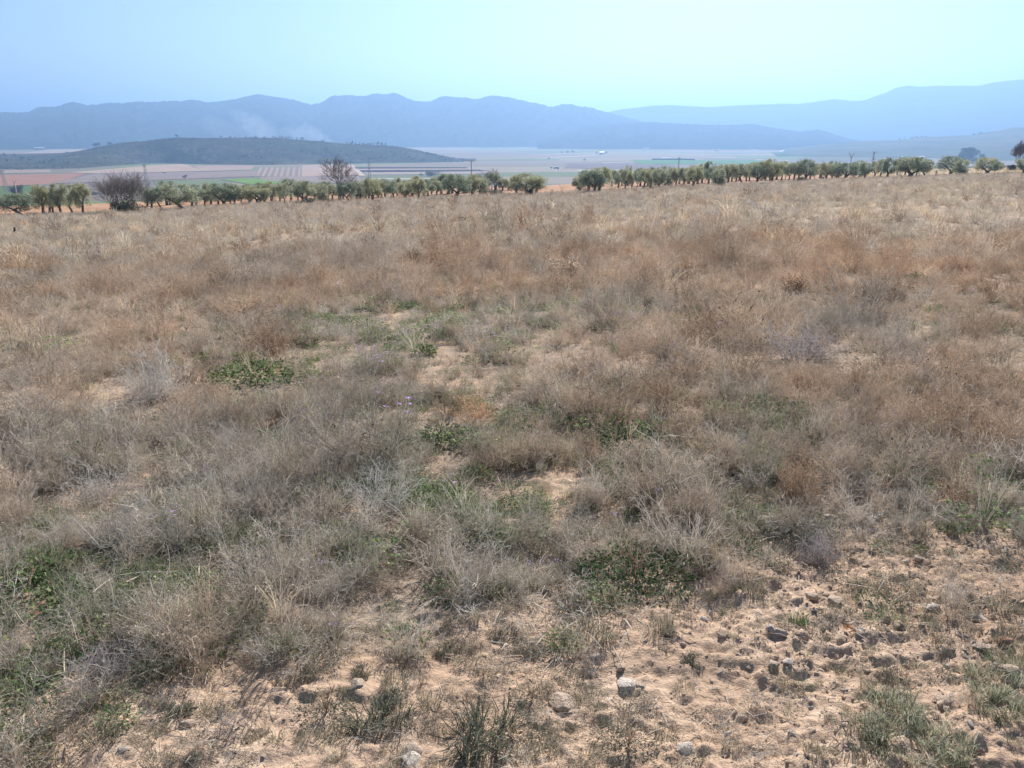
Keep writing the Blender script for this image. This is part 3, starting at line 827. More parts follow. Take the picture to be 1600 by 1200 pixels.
# ------------------------------------------------------------------ poles and pylons
STEEL = plain('galvanised_steel', (0.34, 0.36, 0.40), 0.6, 0.15)
WOOD = plain('weathered_pole_wood', (0.27, 0.25, 0.24), 0.9)
WHITEP = plain('pale_concrete', (0.55, 0.54, 0.50), 0.8, 0.1)
def on_ray(px, Y):
    d = ray(px, 300); x = d[0] / d[1] * Y
    return Vector((float(x), Y, float(terrain(x, Y, False))))
def height_at(p, top):
    d = ray(800, top); return EYE + d[2] / d[1] * p.y - p.z
def lattice(px, top, Y, w, label, arms=(), lean=0.0, group=None):
    p = on_ray(px, Y); h = float(height_at(p, top))
    o = thing('lattice_pylon', label, 'pylon', p, group)
    m = MB(); n = 9
    def cw(f): return w * (1 - 0.72 * f)
    for sx, sy in ((1, 1), (1, -1), (-1, 1), (-1, -1)):
        m.tube([(sx * cw(0) / 2, sy * cw(0) / 2, -0.3), (sx * cw(1) / 2 + lean * h, sy * cw(1) / 2, h)], [0.075, 0.05], 4)
    for i in range(n):
        a, b = i / n, (i + 1) / n
        for sx, sy, tx, ty in ((1, 1, -1, 1), (-1, 1, -1, -1), (-1, -1, 1, -1), (1, -1, 1, 1)):
            A = (sx * cw(a) / 2 + lean * h * a, sy * cw(a) / 2, h * a); B = (tx * cw(b) / 2 + lean * h * b, ty * cw(b) / 2, h * b)
            A2 = (tx * cw(a) / 2 + lean * h * a, ty * cw(a) / 2, h * a); B2 = (sx * cw(b) / 2 + lean * h * b, sy * cw(b) / 2, h * b)
            m.tube([A, B], [0.032, 0.032], 4); m.tube([A2, B2], [0.032, 0.032], 4)
    link('mast', m.mesh('mast', [STEEL]), o)
    for f, L in arms:
        a = MB(); z = h * f
        a.tube([(-L / 2 + lean * h * f, 0, z), (lean * h * f, 0, z + 0.25), (L / 2 + lean * h * f, 0, z)], [0.07, 0.11, 0.07], 4)
        a.tube([(-L / 2 + lean * h * f, 0, z), (lean * h * f, 0, z - 0.5), (L / 2 + lean * h * f, 0, z)], [0.05, 0.06, 0.05], 4)
        arm = link('crossarm', a.mesh('crossarm', [STEEL]), o)
        for x in (-L / 2 * .95, 0, L / 2 * .95):
            b = MB(); b.tube([(x + lean * h * f, 0, z + 0.1), (x + lean * h * f, 0, z + 0.55)], [0.09, 0.06], 6)
            link('insulator', b.mesh('insulator', [WOOD]), arm)
    return o
lattice(14, 266, 330, 1.9, 'leaning steel lattice pylon at the far left edge of the picture', ((0.97, 2.4),), -0.10)
lattice(233, 256.5, 430, 2.4, 'tall steel lattice pylon behind the leafless thicket at left', ((0.97, 2.2),), -0.035)
lattice(579, 247, 450, 2.0, 'steel lattice pylon with a wide crossarm, right of the tall bare tree', ((0.97, 6.5),), -0.01)
lattice(1357, 237, 380, 1.3, 'thin lattice pylon with short arms, second pole right of centre grove', ((0.98, 2.0), (0.80, 2.4)), 0.012)
def pole(px, top, Y, r, mat, label, head=None, name='utility_pole'):
    p = on_ray(px, Y); h = float(height_at(p, top))
    o = thing(name, label, 'pole', p)
    m = MB(); zt = h * (0.86 if head == 'Y' else 1.0)
    m.tube([(0, 0, -0.3), (0, 0, h * 0.5), (0, 0, zt)], [r * 1.15, r, r * 0.8], 8)
    link('shaft', m.mesh('shaft', [mat], True), o)
    a = MB()
    if head == 'T': a.box((0, 0, h * 0.985), (2.2, 0.13, 0.16))
    elif head == 'Y':
        for s in (-1, 1): a.tube([(0, 0, zt - 0.1), (s * 0.9, 0, h)], [0.12, 0.09], 5)
        a.box((0, 0, zt + 0.05), (0.5, 0.2, 0.2))
    else: a.box((0, 0, h * 0.97), (0.9, 0.1, 0.12))
    arm = link('crossarm', a.mesh('crossarm', [mat]), o)
    for x in ((-0.95, 0, 0.95) if head == 'T' else ((-0.9, 0.9) if head == 'Y' else (-0.4, 0.4))):
        b = MB(); b.tube([(x, 0, h * 0.985 + 0.1), (x, 0, h * 0.985 + 0.5)], [0.08, 0.05], 6)
        link('insulator', b.mesh('insulator', [STEEL]), arm)
pole(25.5, 284, 230, 0.17, WHITEP, 'slim pale concrete pole leaning beside the rounded tree at far left')
pole(737, 251, 350, 0.20, WOOD, 'straight dark pole with a short crossarm rising behind the olives left of centre', 'T')
pole(1058, 246, 300, 0.13, WOOD, 'thin plain pole standing alone above the middle of the right-hand grove')
pole(1323.5, 239, 330, 0.17, WOOD, 'pole with a Y-shaped head behind the right-hand olives', 'Y')
# charred stake in the grass at left
p = ground_at(22, 370, 20); s = mpp(p)
m = MB(); m.tube([(0, 0, -.1), (0.02, 0, 5 * s), (0.06, 0, 10 * s), (0.10, 0, 15 * s)], [0.085, 0.08, 0.07, 0.045], 7)
m.tube([(0.05, 0, 8 * s), (0.12, 0.02, 9.5 * s)], [0.04, 0.02], 5)
thing('wooden_stake', 'short charred wooden stake sticking up in the dry grass at the left edge', 'stake', p, None, m.mesh('wooden_stake', [plain('charred_wood', (0.03, 0.026, 0.025), 0.95)], True))
m = MB(); m.tube([(0, 0, -.1), (0.02, 0, 0.5), (0.0, 0, 0.95)], [0.16, 0.13, 0.12], 7); m.tube([(0.0, 0, .7), (0.2, 0, 1.0)], [0.07, 0.05], 6)
thing('tree_stump', 'small cut stump standing in pale grass between two right-hand olives', 'stump', ground_at(1462, 275, 40), None, m.mesh('tree_stump', [BARK], True))

# ------------------------------------------------------------------ farm buildings in the valley
WALLW = plain('whitewashed_wall', (0.62, 0.61, 0.58), 0.9, 0.05, 0.3)
WALLT = plain('tan_wall', (0.48, 0.40, 0.32), 0.9, 0.1, 0.3)
ROOFG = plain('grey_sheet_roof', (0.42, 0.43, 0.45), 0.5, 0.08, 0.3)
ROOFT = plain('clay_tile_roof', (0.36, 0.20, 0.14), 0.85, 0.2, 1.5)
DARKW = plain('dark_opening', (0.04, 0.045, 0.05), 0.4)
SHADE = plain('dark_netting', (0.045, 0.055, 0.07), 0.8, 0.2, 0.2)
def building(px, py, wpx, hpx, label, wall, roof, name='farm_building', yaw=0.0, cat='building', dep=0.6, gable=0.25, nwin=3, group=None, rmin=420):
    p = ground_at(px, py, rmin); s = mpp(p); w = wpx * s; h = hpx * s; d = max(w * dep, 5)
    hw = h * (1 - gable)
    o = thing(name, label, cat, p, group); o.rotation_euler.z = yaw - math.atan2(p.x, p.y)
    m = MB(); m.box((0, 0, hw / 2 - 0.5), (w, d, hw + 1)); link('wall', m.mesh('wall', [wall]), o)
    m = MB(); e = 0.3
    m.v = [(-w / 2 - e, -d / 2 - e, hw + .02), (w / 2 + e, -d / 2 - e, hw + .02), (w / 2 + e, d / 2 + e, hw + .02), (-w / 2 - e, d / 2 + e, hw + .02), (-w / 2 - e, 0, h), (w / 2 + e, 0, h)]
    m.f = [(0, 1, 5, 4), (2, 3, 4, 5), (1, 2, 5), (3, 0, 4), (3, 2, 1, 0)]; m.m = [0] * 5
    link('roof', m.mesh('roof', [roof]), o)
    m = MB(); m.box((-w * 0.3, -d / 2 - 0.03, hw * 0.36), (min(w * .14, 4), 0.12, hw * 0.72)); link('door', m.mesh('door', [DARKW]), o)
    for i in range(nwin):
        m = MB(); m.box((-w * 0.08 + i * w * 0.45 / max(nwin, 1), -d / 2 - 0.03, hw * 0.6), (min(w * .07, 1.6), 0.1, hw * 0.28)); link('window', m.mesh('window', [DARKW]), o)
    return o
building(62, 234.5, 13, 4.2, 'long white farm warehouse on the pale plain at far left, below the mountains', WALLW, WALLW, yaw=0.15, gable=0.15)
building(1407, 248, 7, 4, 'small bright white farmhouse behind the right-hand olives', WALLW, WALLW, 'farmhouse', 0.2)
building(1440, 247, 9, 2.6, 'low pale shed to the right of the bright white farmhouse', WALLW, ROOFG)
building(940, 241, 8, 4, 'pale farmhouse with dark trees on the plain near the picture centre', WALLW, ROOFG, 'farmhouse', 0.3)
building(887, 238, 5, 2.6, 'tiny whitish house far out on the plain, left of the pale farmhouse', WALLW, ROOFT, 'farmhouse')
building(869, 263.5, 7, 3.5, 'small house with a pale roof beside a dark mound on the plain', WALLW, WALLW, 'farmhouse', -0.2)
building(257, 271, 5, 3, 'tiny white hut on the track between fields, below the hill at left', WALLW, WALLT, 'farmhouse', 0.1, nwin=1)
building(150, 304, 5, 5, 'small pale stone hut between the left olives and the leafless thicket', WALLW, ROOFT, 'stone_hut', 0.5, 'hut', nwin=1, rmin=200)
building(1052, 250, 66, 2.8, 'very long low dark netting shed on the green plain right of centre', SHADE, SHADE, 'netting_shed', 0.02, 'shed', 0.12, 0.2, 5)
building(1040, 249.2, 14, 3.0, 'white-roofed end of the long dark netting shed', WALLW, WALLW, 'packing_shed', 0.02, 'shed', 0.3, 0.2, 3)
for i, (px, py, w, h, lb) in enumerate([(1083, 231.5, 13, 2.6, 'long white building at the left end of the far village'), (1113, 230.5, 5, 2.4, 'small white house under the dark tree belt of the far village'),
        (1120, 235.5, 7, 2.4, 'pale house in front of the far village tree belt'), (1148, 232, 6, 3, 'white house in the middle of the far village'), (1168, 231, 8, 3, 'white house at the right end of the far village'),
        (1054, 231, 8, 2.5, 'pale barn left of the dark tree belt of the far village'), (1010, 233.5, 10, 2.6, 'faint pale greenhouse on the plain left of the far village'), (1298, 224.5, 4, 3, 'small white house beside trees below the low blue ridge at right'), (1338, 220, 4, 3.4, 'white house at the foot of the right-hand slope')]):
    building(px, py, w, h, lb, WALLW, ROOFG if i % 2 else ROOFT, 'village_house' if i < 6 else 'farmhouse', 0.2 * (i % 3 - 1), group='white houses of the far village' if i < 6 else None)
# long dark wall behind the grove at right
p0, p1 = ground_at(1436, 263.5, 40), ground_at(1640, 261.5, 40)
m = MB(); d = p1 - p0; m.box((d.length / 2, 0, 0.4), (d.length, 0.5, 1.3))
o = thing('field_wall', 'long low dark stone wall crossing behind the right-hand olives', 'wall', p0, None, m.mesh('field_wall', [plain('dark_stone', (0.16, 0.15, 0.16), 0.9, 0.4, 1.5)]))
o.rotation_euler = (0, -math.atan2(d.z, math.hypot(d.x, d.y)), math.atan2(d.y, d.x))

# ------------------------------------------------------------------ far trees
def far_tree_mesh(seed, tall=False):
    random.seed(seed)
    lob = [(random.gauss(0, .2), random.gauss(0, .2), random.uniform(.35, .85), random.uniform(.14, .24)) for _ in range(9)]
    if tall: lob = [(random.gauss(0, .07), random.gauss(0, .07), 0.15 + 0.1 * i, 0.22 - 0.017 * i) for i in range(8)]
    m = MB(); m.tube([(0, 0, -.06), (0, 0, .25), (0.02, 0, .6)], [0.05, 0.04, 0.02], 6)
    return m.mesh('far_trunk', [BARK], True), leaf_blob(lob, DARKLEAF, 0.12, 0.07, 2600, 0.85, 'far_crown')
FARM = [far_tree_mesh(300 + i, i > 2) for i in range(5)]
HX, HYp, HD = project(HILL[..., 0], HILL[..., 1], HILL[..., 2])
def hill_point(px, py):
    k = int(np.argmin((HX[:70] - px) ** 2 + (HYp[:70] - py) ** 2)); i, j = divmod(k, HX.shape[1])
    return Vector(HILL[i, j])
def far_tree(p, h, w, label, group, k, name='pine_tree'):
    o = thing(name, label, 'tree', p, group); o.scale = (w, w, h); o.rotation_euler.z = k * 1.7
    a, b = FARM[k % 5]
    link('trunk', a, o); link('crown', b, o)
    return o
random.seed(77)
p = hill_point(151, 230); s = mpp(p); far_tree(p, 7 * s, 9 * s, 'largest lone tree on the left shoulder of the hill', None, 0)
p = hill_point(172, 226); s = mpp(p); far_tree(p, 5 * s, 5 * s, 'small tree just right of the largest lone tree on the hill shoulder', None, 1)
p = hill_point(277, 215); s = mpp(p); far_tree(p, 4.5 * s, 6 * s, 'tree standing on the summit of the hill', None, 2)
p = hill_point(472, 219); s = mpp(p); far_tree(p, 5 * s, 4.5 * s, 'lone tree on the crest right of the smoke', None, 1)
k = 0
for px, py in [(345, 215.5), (360, 215), (367, 215), (384, 215), (399, 215.5), (412, 216), (427, 215), (431, 216), (437, 215), (442, 215.5), (447, 215), (452, 216), (457, 217), (463, 218), (505, 221.5)]:
    p = hill_point(px, py + 0.4); s = mpp(p); k += 1
    far_tree(p, random.uniform(2.6, 4.4) * s, random.uniform(2.5, 4) * s, 'small dark tree on the skyline of the hill below the smoke', 'trees on the hill skyline', k)
for px, py in [(548, 226), (552, 226), (556, 227), (562, 226.5), (569, 227), (574, 228), (579, 228), (584, 227), (588, 228), (591, 227), (597, 228), (602, 228), (543, 226), (566, 228)]:
    p = hill_point(px, py); s = mpp(p); k += 1
    far_tree(p, random.uniform(3.5, 6) * s, random.uniform(2.2, 3.4) * s, 'slender tree in the row on the right shoulder of the hill', 'tree row on the hill shoulder', k)
for px, py in [(12, 253), (34, 250), (46, 251), (62, 255), (68, 255), (78, 254), (83, 252), (107, 256), (7, 243.5), (22, 245), (668, 242), (676, 243), (722, 252)]:
    p = hill_point(px, py); s = mpp(p); k += 1
    far_tree(p, random.uniform(3, 5) * s, random.uniform(3.5, 5.5) * s, 'scattered dark bushy tree on the lower flank of the hill', 'scattered trees on the hill flanks', k)
for i in range(26):
    px = 1066 + i * 2.2 + random.uniform(-1, 1); p = ground_at(px, 229.6 + random.uniform(-.6, .6), 3000); s = mpp(p); k += 1
    far_tree(p, random.uniform(3.5, 5.2) * s, random.uniform(3.5, 5) * s, 'dark tree in the belt beside the far village', 'tree belt of the far village', k, 'dark_tree')
for px, py in [(1130, 232), (1140, 230), (1157, 232), (1163, 233), (1175, 231), (1195, 231), (1202, 230.5), (1206, 231), (1224, 233), (1230, 233), (1292, 227), (1300, 228), (1308, 226), (1312, 227), (1342, 220), (932, 240), (938, 239), (946, 240), (862, 264), (872, 264), (878, 239), (895, 239), (913, 251), (858, 249)]:
    p = ground_at(px, py, 420); s = mpp(p); k += 1
    far_tree(p, random.uniform(2.5, 4.2) * s, random.uniform(3, 5) * s, 'small dark tree scattered on the far plain', 'scattered trees on the far plain', k, 'dark_tree')
for px in (1405, 1413, 1425, 1432, 1440, 1447, 1470, 1521, 1530, 1534):
    p = at_dist(px, np.interp(px, [a[0] for a in right_crest], [a[1] for a in right_crest]) + 0.8, 3290); s = 3290 / F; k += 1
    far_tree(Vector(p), random.uniform(2.2, 3.6) * s, random.uniform(3, 5) * s, 'small tree on the skyline of the right-hand slope', 'trees on the right-hand slope', k, 'dark_tree')
p = ground_at(220.5 + 69, 281, 420); s = mpp(p); bare_tree('bare_tree', 'small leafless tree alone in the valley field, below the hill', p, 8 * s, 8 * s, MAUVEBARK, 71, 4, 1, 0.25, splay=.6, thin=8)

# ------------------------------------------------------------------ scattering of ground cover (one object per kind of cover)
PROTO = bpy.data.collections.new('cover_plants')
def scatter(name, protos, P, rot, scl, pid, tint, label=None):
    col = bpy.data.collections.new(name + '_sources')
    for i, me in enumerate(protos):
        o = bpy.data.objects.new('%s_source_%02d' % (name, i), me); col.objects.link(o)
    me = bpy.data.meshes.new(name); n = len(P)
    me.vertices.add(n); me.vertices.foreach_set('co', np.asarray(P, np.float32).ravel())
    for nm, ty, arr, key in (('rot', 'FLOAT_VECTOR', rot, 'vector'), ('scl', 'FLOAT_VECTOR', scl, 'vector'), ('tint', 'FLOAT_VECTOR', tint, 'vector')):
        a = me.attributes.new(nm, ty, 'POINT'); a.data.foreach_set(key, np.asarray(arr, np.float32).ravel())
    a = me.attributes.new('pid', 'INT', 'POINT'); a.data.foreach_set('value', np.asarray(pid, np.int32))
    o = link(name, me); kind(o, 'stuff')
    ng = bpy.data.node_groups.new(name + '_scatter', 'GeometryNodeTree')
    ng.interface.new_socket('Geometry', in_out='INPUT', socket_type='NodeSocketGeometry')
    ng.interface.new_socket('Geometry', in_out='OUTPUT', socket_type='NodeSocketGeometry')
    gi = ng.nodes.new('NodeGroupInput'); go = ng.nodes.new('NodeGroupOutput')
    ip = ng.nodes.new('GeometryNodeInstanceOnPoints')
    ci = ng.nodes.new('GeometryNodeCollectionInfo'); ci.inputs['Collection'].default_value = col
    ci.inputs['Separate Children'].default_value = True; ci.inputs['Reset Children'].default_value = True
    def na(nm, ty):
        q = ng.nodes.new('GeometryNodeInputNamedAttribute'); q.data_type = ty; q.inputs['Name'].default_value = nm
        return [s for s in q.outputs if s.enabled and s.name == 'Attribute'][0]
    L = ng.links.new
    L(gi.outputs[0], ip.inputs['Points']); L(ci.outputs[0], ip.inputs['Instance']); ip.inputs['Pick Instance'].default_value = True
    L(na('pid', 'INT'), ip.inputs['Instance Index']); L(na('rot', 'FLOAT_VECTOR'), ip.inputs['Rotation']); L(na('scl', 'FLOAT_VECTOR'), ip.inputs['Scale'])
    L(ip.outputs[0], go.inputs[0])
    md = o.modifiers.new('scatter', 'NODES'); md.node_group = ng
    return o

STEM = veg('dry_stems', [(0, (0.62, 0.58, 0.53)), (0.35, (0.80, 0.76, 0.70)), (0.75, (0.96, 0.92, 0.85)), (1, (0.44, 0.37, 0.31))], 0.22, True)
SEED = veg('dry_seed_heads', [(0, (0.50, 0.43, 0.36)), (0.5, (0.78, 0.70, 0.60)), (1, (1.0, 0.94, 0.83))], 0.35, True)
BLADE = veg('dry_blades', [(0, (0.66, 0.59, 0.48)), (0.5, (0.84, 0.78, 0.65)), (1, (1.0, 0.95, 0.83))], 0.35, True)
GREEN = veg('weed_leaves', [(0, (0.06, 0.11, 0.040)), (0.5, (0.11, 0.18, 0.065)), (0.85, (0.21, 0.27, 0.11)), (1, (0.34, 0.33, 0.18))], 0.4, True)
HERB = veg('grey_green_leaves', [(0, (0.13, 0.13, 0.095)), (0.5, (0.235, 0.225, 0.165)), (1, (0.42, 0.39, 0.31))], 0.35, True)
PURPLE = veg('mauve_petals', [(0, (0.55, 0.34, 0.64)), (1, (0.74, 0.54, 0.82))], 0.45)
YELLOW = veg('yellow_petals', [(0, (0.65, 0.55, 0.08)), (1, (0.8, 0.7, 0.15))], 0.4)
HSTEM = veg('weed_stems', [(0, (0.20, 0.20, 0.13)), (0.6, (0.34, 0.32, 0.23)), (1, (0.52, 0.47, 0.38))], .25)
RUST = veg('rust_leaves', [(0, (0.30, 0.09, 0.05)), (1, (0.42, 0.20, 0.10))], 0.3)
CLOD = None

def shrub(seed, h=0.42, w=0.34, stems=46, sub=5, wid=0.0040, seeds=0, seed_r=0.004, fine=2, mats=None, leaves=0, leaf_len=0.02, name='shrub', spread=0.75, curl=0.10, dark=0):
    """a dry bush of forking curved stems; seeds: papery heads near the twig ends"""
    random.seed(seed); m = MB()
    for i in range(int(stems * 0.60)):
        a = random.uniform(0, 6.28); sp = abs(random.gauss(0, spread * 1.25)); sp = min(sp, 2.2)
        b = Vector((math.cos(a) * w * 0.13 * random.random(), math.sin(a) * w * 0.13 * random.random(), -0.02))
        d = Vector((math.cos(a) * sp, math.sin(a) * sp, 1)).normalized()
        L = h * random.uniform(0.40, 0.95) * (1 if sp < 0.9 else 0.85)
        pts = [b]; n = 5; dd = d.copy()
        for k in range(n):
            dd = (dd + Vector((random.gauss(0, curl), random.gauss(0, curl), random.gauss(0.02, curl)))).normalized()
            pts.append(pts[-1] + dd * L / n)
        for q in pts[1:]: q.z = max(q.z, 0.004)
        m.ribbon(pts, [wid * (1.3 - 0.8 * k / n) for k in range(n + 1)], 0)
        for j in range(int(sub * 1.25)):
            k = min(n, 1 + int(n * random.random() ** 0.8)); q = pts[k]
            o = Vector((random.gauss(0, 1), random.gauss(0, 1), random.gauss(0.5, .7))).normalized()
            e = (dd * 0.7 + o * 0.75).normalized(); l = L * random.uniform(0.18, 0.42)
            r = [q, q + e * l * 0.5 + Vector((random.gauss(0, .008), random.gauss(0, .008), random.gauss(0, .008))), q + e * l + Vector((random.gauss(0, .02), random.gauss(0, .02), random.gauss(0.0, .02)))]
            for z in r: z.z = max(z.z, 0.004)
            m.ribbon(r, [wid * 0.8, wid * 0.65, wid * 0.4], 0)
            for f in range(fine):
                c = r[1].lerp(r[2], random.random()); e2 = (e + Vector((random.gauss(0, .7), random.gauss(0, .7), random.gauss(0.1, .6)))).normalized()
                m.ribbon([c, c + e2 * l * random.uniform(.25, .5)], [wid * 0.55, wid * 0.35], 0)
                if seeds:
                    for _ in range(seeds): m.fleck(c + e2 * l * random.uniform(0, .5) + Vector((random.gauss(0, .006), random.gauss(0, .006), random.gauss(0, .006))), seed_r * random.uniform(.6, 1.4), 1)
    for _ in range(leaves):
        a = random.uniform(0, 6.28); r = w * 0.5 * math.sqrt(random.random()); z = h * random.uniform(0.03, 0.5)
        m.leaf((math.cos(a) * r, math.sin(a) * r, z), (random.gauss(0, 1), random.gauss(0, 1), random.gauss(.5, .6)), leaf_len * random.uniform(.6, 1.4), leaf_len * 0.35, 2, .1)
    return m.mesh(name, mats or [STEM, SEED, HERB])
def tuft(seed, h=0.30, r=0.07, blades=46, wid=0.004, droop=0.5, mats=None, heads=0, name='tuft'):
    random.seed(seed); m = MB()
    for i in range(blades):
        a = random.uniform(0, 6.28); q = Vector((math.cos(a), math.sin(a), 0)); L = h * random.uniform(.5, 1.1); sp = random.uniform(.1, .9)
        b = q * r * math.sqrt(random.random()) - Vector((0, 0, .01))
        p1 = b + (q * sp * 0.35 + Vector((0, 0, 1))).normalized() * L * 0.45
        p2 = p1 + (q * sp * 0.9 + Vector((random.gauss(0, .2), random.gauss(0, .2), 0.8))).normalized() * L * 0.35
        p3 = p2 + (q * sp * 1.2 + Vector((random.gauss(0, .3), random.gauss(0, .3), 0.6 - droop * sp * 1.6))).normalized() * L * 0.25
        for z in (p1, p2, p3): z.z = max(z.z, 0.004)
        m.ribbon([b, p1, p2, p3], [wid, wid * 0.9, wid * .7, wid * 0.25], 0)
        if i < heads:
            for k in range(9): m.fleck(p2.lerp(p3, k / 8) + Vector((random.gauss(0, .004), random.gauss(0, .004), random.gauss(0, .004))), 0.006, 1)
    return m.mesh(name, mats or [BLADE, SEED])
def grass_mat(seed, w, n, mats):
    random.seed(seed); V = []; Fc = []; I = []
    for k in range(n):
        me = tuft(seed * 50 + k, random.uniform(.05, .13), random.uniform(.02, .05), random.randint(16, 40), .0034, random.uniform(.7, 1.6), mats, 0)
        a = random.uniform(0, 6.28); r = w * .5 * random.random() ** .55; ln = random.uniform(-.5, .9)
        M = Matrix.Translation((math.cos(a) * r, math.sin(a) * r, 0)) @ Matrix.Rotation(a, 4, 'Z') @ Matrix.Rotation(ln, 4, 'Y')
        b = len(V)
        for v in me.vertices:
            q = M @ v.co; V.append((q.x, q.y, max(q.z, .003)))
        for p in me.polygons: Fc.append(tuple(b + i for i in p.vertices)); I.append(p.material_index)
        bpy.data.meshes.remove(me)
    return mesh_from('grass_mat', V, Fc, mats, False, I)
def herb(seed, r=0.13, h=0.08, leaves=90, L=0.045, W=0.018, mats=None, flowers=0, fmat=2, fh=0.22, stems=8, name='herb', rust=0):
    random.seed(seed); m = MB()
    if seed > 199: leaves = int(leaves * 1.7); L *= .68; W *= .72
    for i in range(leaves):
        a = random.uniform(0, 6.28); d = r * random.random() ** 0.6
        z = h * random.random() * (1 - 0.5 * d / r)
        m.leaf((math.cos(a) * d, math.sin(a) * d, z), (math.cos(a) + random.gauss(0, .6), math.sin(a) + random.gauss(0, .6), random.uniform(-.1, 1.0)), L * random.uniform(.5, 1.3), W * random.uniform(.6, 1.3), 3 if i < rust else 0, 0.25)
    for i in range(stems):
        a = random.uniform(0, 6.28); d = Vector((math.cos(a) * .3, math.sin(a) * .3, 1)).normalized()
        m.ribbon([(0, 0, 0), d * h * 0.8, d * h * 1.6 + Vector((random.gauss(0, .02), random.gauss(0, .02), 0))], [.003, .0025, .0015], 1)
    for i in range(flowers):
        a = random.uniform(0, 6.28); q = Vector((math.cos(a) * r * random.random(), math.sin(a) * r * random.random(), fh * random.uniform(.6, 1.1)))
        m.ribbon([(q.x * .3, q.y * .3, 0), (q.x * .7, q.y * .7, q.z * .6), q], [.003, .0025, .0015], 1)
        for k in range(4):
            b = 1.57 * k + a; m.leaf(q, (math.cos(b), math.sin(b), .25), 0.012, 0.009, fmat, 0)
    return m.mesh(name, mats or [GREEN, HSTEM, PURPLE, RUST])
def debris(seed, n=26, r=0.25):
    random.seed(seed); m = MB()
    for i in range(n):
        a = random.uniform(0, 6.28); c = Vector((random.gauss(0, r * .6), random.gauss(0, r * .6), 0.006 + 0.02 * random.random())); L = random.uniform(.04, .20)
        d = Vector((math.cos(a), math.sin(a), random.gauss(0, .15)))
        m.ribbon([c - d * L / 2, c + Vector((0, 0, random.gauss(0.004, .006))), c + d * L / 2], [.003, .004, .0025], 0, roll=random.uniform(-.6, .6))
    return m.mesh('straw_litter', [STEM])
def rock(seed, sub=2, mats=None, name='stone', flat=0.62):
    import bmesh
    random.seed(seed); bm = bmesh.new(); bmesh.ops.create_icosphere(bm, subdivisions=sub, radius=0.5)
    o = [random.uniform(-5, 5) for _ in range(3)]
    from mathutils import noise as mn
    sx, sy = random.uniform(.8, 1.2), random.uniform(.65, 1.0)
    planes = [(Vector((random.gauss(0, 1), random.gauss(0, 1), random.gauss(0, 1))).normalized(), random.uniform(.30, .42)) for _ in range(11)]
    for v in bm.verts:
        k = 1 + 0.22 * mn.noise(v.co * 2.1 + Vector(o)) + 0.08 * mn.noise(v.co * 6 + Vector(o))
        c = v.co * k
        for nrm, dd in planes:
            e = c.dot(nrm) - dd
            if e > 0: c -= nrm * e * 0.95
        v.co = Vector((c.x * sx, c.y * sy, c.z * flat + 0.14))
    me = bpy.data.meshes.new(name); bm.to_mesh(me); bm.free()
    for q in (mats or []): me.materials.append(q)
    me.polygons.foreach_set('use_smooth', np.ones(len(me.polygons), bool)); me.set_sharp_from_angle(angle=R(22)); me.update()
    return me
def stone_mat(name, a, b, tinted=False):
    m, nt = new_mat(name); g = N(nt, 'ShaderNodeTexCoord'); P = g.outputs['Object']
    c = mixc(nt, noise(nt, P, 3, 5, .65), a, b)
    if tinted:
        q = N(nt, 'ShaderNodeAttribute'); q.attribute_type = 'INSTANCER'; q.attribute_name = 'tint'
        c = mixc(nt, 1.0, c, q.outputs['Color'], 'MULTIPLY')
    surface(nt, c, 0.95, bumpn(nt, noise(nt, P, 9, 5, .7), 0.6, 0.08), spec=0.05)
    return m
CLOD = stone_mat('earth_clod', (0.54, 0.40, 0.285), (0.74, 0.58, 0.44), True)

near = [shrub(1, seeds=0, stems=60), shrub(2, h=.36, seeds=0, stems=60, spread=1.0, curl=.2), shrub(3, h=.30, stems=50, seeds=0, leaves=60, spread=.9, curl=.22),   # 0-2 grey twigs
        shrub(4, seeds=2, stems=40), shrub(5, h=.34, seeds=3, stems=36, spread=.6), shrub(6, h=.26, seeds=2, stems=40, leaves=50),             # 3-5 tan, seedy
        tuft(7), tuft(8, .22, .10, 60, .0035, .7), tuft(9, .42, .06, 34, .0035, .35, None, 20),                                               # 6-8 straw
        herb(10, .15, .12, 130, .042, .015), herb(11, .20, .09, 170, .05, .018, rust=5), herb(12, .13, .17, 130, .030, .010, None, 0, stems=16),                                             # 9-11 green weeds
        herb(13, .14, .22, 120, .032, .007, [HERB, HSTEM, PURPLE, RUST], 7, 2, .30), herb(14, .12, .12, 80, .03, .008, [HERB, HSTEM, YELLOW, RUST], 3, 2, .24),  # 12-13 flowers
        tuft(15, .13, .09, 80, .0045, .8, [HERB, SEED]), tuft(16, .09, .07, 70, .004, .6, [HERB, SEED]),                                      # 14-15 grey-green grass
        herb(17, .13, .10, 260, .020, .007, [HERB, HSTEM, PURPLE, RUST], 0), herb(18, .17, .13, 300, .022, .007, [HERB, HSTEM, PURPLE, RUST], 0, rust=6),   # 16-17 low grey herb
        debris(19), debris(20, 40, .35),                                                                                                      # 18-19 litter
        shrub(21, h=.20, w=.3, stems=22, sub=7, wid=.004, curl=.35, spread=1.5, fine=2), shrub(22, h=.5, w=.2, stems=12, sub=4, seeds=2, spread=.3)]           # 20-21 sprawling dead stalks, tall thin stalks
